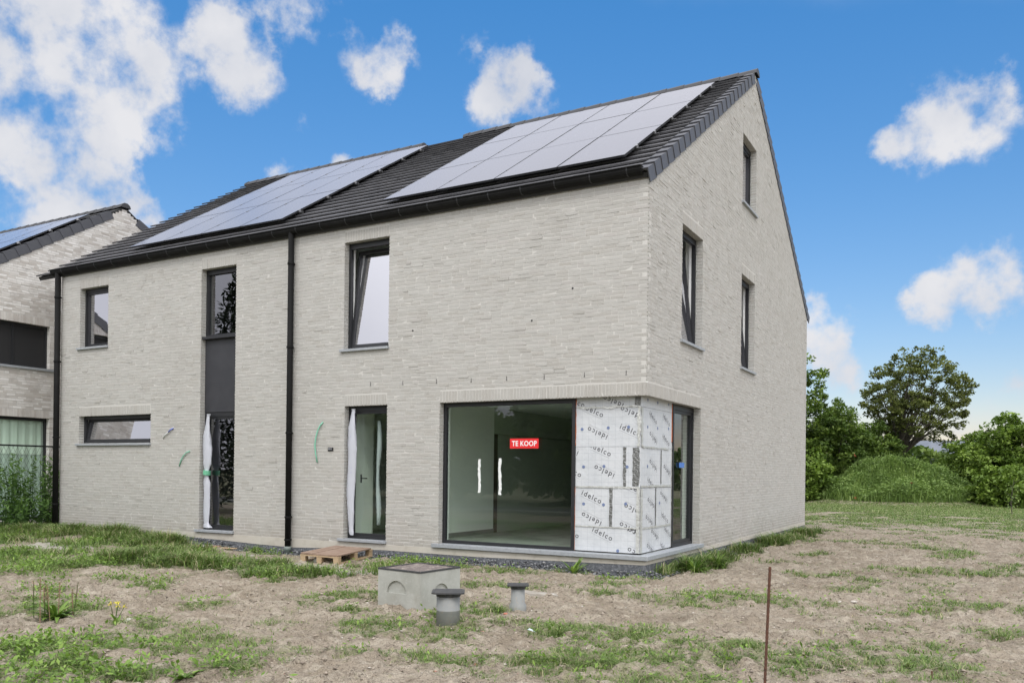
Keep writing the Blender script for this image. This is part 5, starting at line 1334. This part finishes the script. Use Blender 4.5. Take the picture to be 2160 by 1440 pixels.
slab(-.35, -2.9, .35, .14, 'small greenish concrete spill behind the concrete box', 4)
slab(-7.2, -.95, .5, .2, 'small dried mortar spill near the foot of the middle downpipe', 5)

# individual stones with a place of their own
def stone(x, y, r, label, mat='far_white', seed=1, grp='loose stones on the soil'):
    q = random.Random(seed); bm = bmesh.new(); bmesh.ops.create_icosphere(bm, subdivisions=2, radius=1)
    z0 = gz(x, y)
    for v in bm.verts:
        f = 1 + q.uniform(-.16, .16); v.co = Vector((v.co.x * r * 1.3 * f, v.co.y * r * f, v.co.z * r * .65 * f)) + Vector((x, y, z0 + r * .3))
    me = bpy.data.meshes.new('stone'); bm.to_mesh(me); bm.free(); me.materials.append(M[mat]); o = bpy.data.objects.new('stone', me); COL.objects.link(o)
    tag(o, label, 'stone', grp)
M['pale_stone'] = material('pale_stone', (.55, .52, .47), .9, var=[(20, (.40, .37, .33), .45, .7)])
M['brick_bit'] = material('brick_bit', (.40, .15, .10), .9)
stone(.02, -4.35, .022, 'small red brick fragment at the foot of the thinner pipe', 'brick_bit', 2)
stone(3.02, -1.35, .035, 'whitish stone lying on the soil right of the rod', 'pale_stone', 3)
stone(3.12, -1.05, .030, 'second whitish stone, just behind the first beyond the rod', 'pale_stone', 4)
stone(-2.95, -6.75, .05, 'flat pale stone beside the yellow flowers', 'pale_stone', 5)
stone(-1.72, -4.55, .02, 'small pale stone left of the concrete box', 'pale_stone', 6)

# rosette weeds and stalks
def leaf_blade(b, p, az, L, W, el, bend, tone, seg=5):
    p = Vector(p); d = Vector((math.cos(az), math.sin(az), 0)); s = Vector((-math.sin(az), math.cos(az), 0)); n = len(b.V); e = el; q = p.copy()
    for i in range(seg + 1):
        f = i / seg; w_ = W * math.sin(math.pi * min(.97, .12 + .86 * f)) ** .8
        b.V += [tuple(q - s * w_), tuple(q + Vector((0, 0, -.15 * w_))), tuple(q + s * w_)]
        q = q + (d * math.cos(e) + Vector((0, 0, math.sin(e)))) * (L / seg); e -= bend / seg
    for i in range(seg):
        for j in range(2): b.F.append((n + 3 * i + j, n + 3 * i + j + 1, n + 3 * i + j + 4, n + 3 * i + j + 3)); b.T.append(tone)
def rosette(name, x, y, n, L, W, label, cat, mat='lush', grp=None, el=(.4, 1.3), bend=1.2, seed=1, extra=None):
    r = random.Random(seed); z = gz(x, y); t = thing(name, (x, y, z), label, cat, grp); b = MB()
    for i in range(n):
        leaf_blade(b, (x + r.uniform(-.02, .02), y + r.uniform(-.02, .02), z), r.uniform(0, 6.28), L * r.uniform(.55, 1.1), W * r.uniform(.7, 1.2), r.uniform(*el), bend * r.uniform(.6, 1.3), r.random())
    b.obj('leaves', M[mat], t, tone=True)
    if extra: extra(t, x, y, z, r)
    return t
def dock_extra(t, x, y, z, r):
    for i in range(9):
        a = r.uniform(0, 6.28); h = r.uniform(.30, .46); q = r.uniform(.02, .22); p0 = Vector((x + q * math.cos(a), y + q * math.sin(a), z)); p1 = p0 + Vector((r.uniform(-.05, .05), r.uniform(-.05, .05), h))
        st = MB().tube([tuple(p0), tuple((p0 + p1) / 2), tuple(p1)], [.005, .004, .003], 5).obj('stalk', M['grass'] if i % 2 else M['dock'], t)
        c = np.array([p0.lerp(p1, .55 + .45 * k / 60) for k in range(60)]) + np.random.default_rng(i).normal(size=(60, 3)) * .007
        V, F, T = leaves(c, np.full(60, .007), rng.random(60)); mesh_obj('seed_head', V, F, M['dock'], st, tone=T)
rosette('dock_weed', -3.72, -7.05, 62, .30, .022, 'broad leaved dock weed with upright reddish seed stalks, at the left', 'weed', extra=dock_extra, seed=3, grp='weeds')
def yellow_extra(t, x, y, z, r):
    for i in range(4):
        p0 = Vector((x, y, z)); p1 = p0 + Vector((r.uniform(-.08, .08), r.uniform(-.08, .08), r.uniform(.14, .24)))
        st = MB().tube([tuple(p0), tuple(p1)], [.004, .003], 5).obj('stalk', M['lush'], t)
        c = np.array([p1] * 16) + np.random.default_rng(i).normal(size=(16, 3)) * .012
        V, F, T = leaves(c, np.full(16, .010), rng.random(16)); mesh_obj('flower', V, F, M['yellow'], st)
rosette('yellow_flower_weed', -3.05, -6.85, 12, .14, .016, 'small weed with bright yellow flowers right of the dock', 'weed', extra=yellow_extra, seed=5, grp='weeds')
rosette('plantain_weed', -2.02, -7.18, 11, .20, .018, 'spreading plantain rosette with long leaves, lower left', 'weed', seed=6, grp='weeds', el=(.1, .7), bend=.7)
rosette('grass_tuft', -4.35, -3.02, 60, .24, .006, 'bright long bladed grass tuft in front of the pallet', 'grass tuft', mat='grass', seed=7, grp='grass tufts', el=(.5, 1.45))
rosette('grass_tuft', -1.58, -4.98, 34, .13, .005, 'small grass tuft left of the concrete box foot', 'grass tuft', mat='grass', seed=8, grp='grass tufts')
rosette('grass_tuft', -.04, -5.05, 30, .15, .005, 'grass tuft growing against the right side of the thick pipe', 'grass tuft', mat='grass', seed=9, grp='grass tufts')
rosette('grass_tuft', -.14, -4.22, 34, .14, .005, 'grass tuft at the left foot of the thinner pipe', 'grass tuft', mat='grass', seed=10, grp='grass tufts')
rosette('grass_tuft', .98, -4.98, 40, .15, .005, 'grass tuft right of the face mask', 'grass tuft', mat='grass', seed=11, grp='grass tufts')
rosette('grass_tuft', .35, -2.35, 40, .16, .006, 'grass tuft on bare soil before the corner of the house', 'grass tuft', mat='grass', seed=12, grp='grass tufts')
rosette('leafy_weed', -1.05, -.30, 22, .30, .02, 'fresh green leafy weed against the plinth below the covered corner', 'weed', seed=13, grp='weeds', el=(.7, 1.45), bend=.8)
rosette('leafy_weed', .50, .95, 60, .34, .016, 'dense green weed clump right at the house corner', 'weed', seed=14, grp='weeds', el=(.5, 1.45))
rosette('leafy_weed', .62, 1.75, 70, .36, .014, 'dense weed clump along the gable, second from the corner', 'weed', seed=15, grp='weeds', el=(.5, 1.45))
rosette('leafy_weed', -.62, -8.02, 24, .20, .022, 'leafy weed with pale stems at the bottom edge, left of centre', 'weed', seed=16, grp='weeds', el=(.2, 1.2))
# sapling and poppy in the distance
x, y = 5.636, 29.16; t = thing('sapling', (x, y, gz(x, y)), 'spindly young sapling with pale twigs near the right edge', 'sapling')
b = MB(); b.tube([(x, y, gz(x, y)), (x - .05, y, gz(x, y) + .5), (x + .05, y, 1.35)], [.02, .016, .007], 5)
for k in range(9):
    z = .1 + k * .13; a = k * 2.4; b.tube([(x, y, z), (x + .28 * math.cos(a), y + .28 * math.sin(a), z + .2)], [.008, .004], 4)
b.obj('stem', M['bark'], t)
c = np.array([(x + random.uniform(-.3, .3), y + random.uniform(-.3, .3), random.uniform(.1, 1.2)) for _ in range(90)]); V, F, T = leaves(c, np.full(90, .05), rng.random(90)); mesh_obj('leaves', V, F, M['mound_grass'], t, tone=T)
for (x, y, h, lab) in ((-.6, 29.2, .55, 'single red poppy standing on the lawn before the mound'), (-1.9, 39.5, 1.6, 'red poppies high on the left shoulder of the mound'), (1.2, 37.6, .75, 'red poppies low on the front of the mound')):
    z = gz(x, y); t = thing('poppy', (x, y, z), lab, 'flower', 'poppies'); MB().tube([(x, y, z), (x, y, z + h)], [.01, .008], 4).obj('stem', M['mound_grass'], t)
    c = np.array([(x, y, z + h)] * 14) + rng.normal(size=(14, 3)) * .035; V, F, T = leaves(c, np.full(14, .028), rng.random(14)); mesh_obj('petals', V, F, M['poppy'], t)

# distant house roof behind the mound
t = thing('distant_house', (1.6, 66, -.15), 'far house with a slate blue roof showing behind the mound and bushes', 'house')
MB().box(XYZ, -2.5, 5.5, 64, 70, -.2, 2.5).obj('wall', M['far_wall'], t)
V = [(-2.9, 63.6, 2.4), (5.9, 63.6, 2.4), (4.2, 67, 4.5), (-1.2, 67, 4.5), (-2.9, 70.4, 2.4), (5.9, 70.4, 2.4)]
mesh_obj('roof', V, [(0, 1, 2, 3), (4, 3, 2, 5), (0, 3, 4), (1, 5, 2), (0, 4, 5, 1)], M['far_roof'], t)
MB().box(XYZ, 2.6, 4.4, 63.5, 63.98, 1.1, 2.2).obj('window', M['far_white'], t)

# ================================================================== what stands behind the viewer (seen in the panes)
def back_trees():
    B = [(-27, -26, 5.2, 3.2), (-20.5, -26, 5.5, 3.4), (-13, -25, 6.2, 3.4), (-6.5, -27, 5.6, 3.6), (1, -28, 6.5, 3.6), (8, -27, 5.2, 3.4), (15, -24, 6, 3.4)]
    first = None
    for i, (x, y, h, r) in enumerate(B):
        if first is None:
            first = tree('roadside_tree', (x, y, -.15), 'broad dark tree across the road behind the viewer, first from the left', 'tree', 'trees across the road, mirrored in the panes', 1.0, (0, 0, h * .5), (r, r, h * .5), 12, 340, 50, .2, 'dark_leaf', trunk_r=.25, cl_r=.75, shell=.5, seed=90)
            h0, r0 = h, r
        else:
            c = first.copy(); COL.objects.link(c); c.location = (x, y, -.15); c.rotation_euler = (0, 0, i * 1.3); c.scale = (r / r0, r / r0, h / h0); c['label'] = 'broad dark tree across the road, ' + ('second', 'third', 'fourth', 'fifth', 'sixth', 'last')[i - 1] + ' from the left as mirrored in the panes'
            for ch in list(first.children):
                d = ch.copy(); COL.objects.link(d); d.parent = c
    # spruce mirrored in the stair window
    x, y = -19.15, -9.6; t = thing('spruce_tree', (x, y, -.15), 'tall dark spruce behind the viewer, mirrored in the stair window', 'tree')
    MB().tube([(x, y, -.2), (x, y, 9.1)], [.22, .03], 7).obj('trunk', M['bark'], t)
    C = []
    for k in range(46):
        z = .6 + k * .187; R0 = 3.1 * (1 - (z / 9.4)) ** .8 + .1
        for j in range(11):
            a = j * .571 + k * 1.7; rr = R0 * random.uniform(.7, 1.15)
            for s in range(30):
                f = (s + 1) / 30; C.append((x + rr * f * math.cos(a) + random.uniform(-.09, .09), y + rr * f * math.sin(a) + random.uniform(-.09, .09), z - .35 * rr * f * f + .25 * f + random.uniform(-.08, .08)))
    C = np.array(C); V, F, T = leaves(C, np.full(len(C), .125), rng.random(len(C)), up=.6, aspect=.35); mesh_obj('crown', V, F, M['conifer'], t, tone=T)
    o = mesh_obj('road', [(-70, -19.5, -.1), (-70, -15.2, -.1), (70, -15.2, -.1), (70, -19.5, -.1)], [(0, 3, 2, 1)], M['asphalt']); tag(o, 'asphalt road behind the viewer, mirrored in the big pane', None, None, 'structure')
    o = MB().box(XYZ, -70, 70, -15.2, -14.9, -.25, -.03).obj('kerb', M['concrete']); tag(o, 'pale concrete kerb of the road behind the viewer', None, None, 'structure')
back_trees()
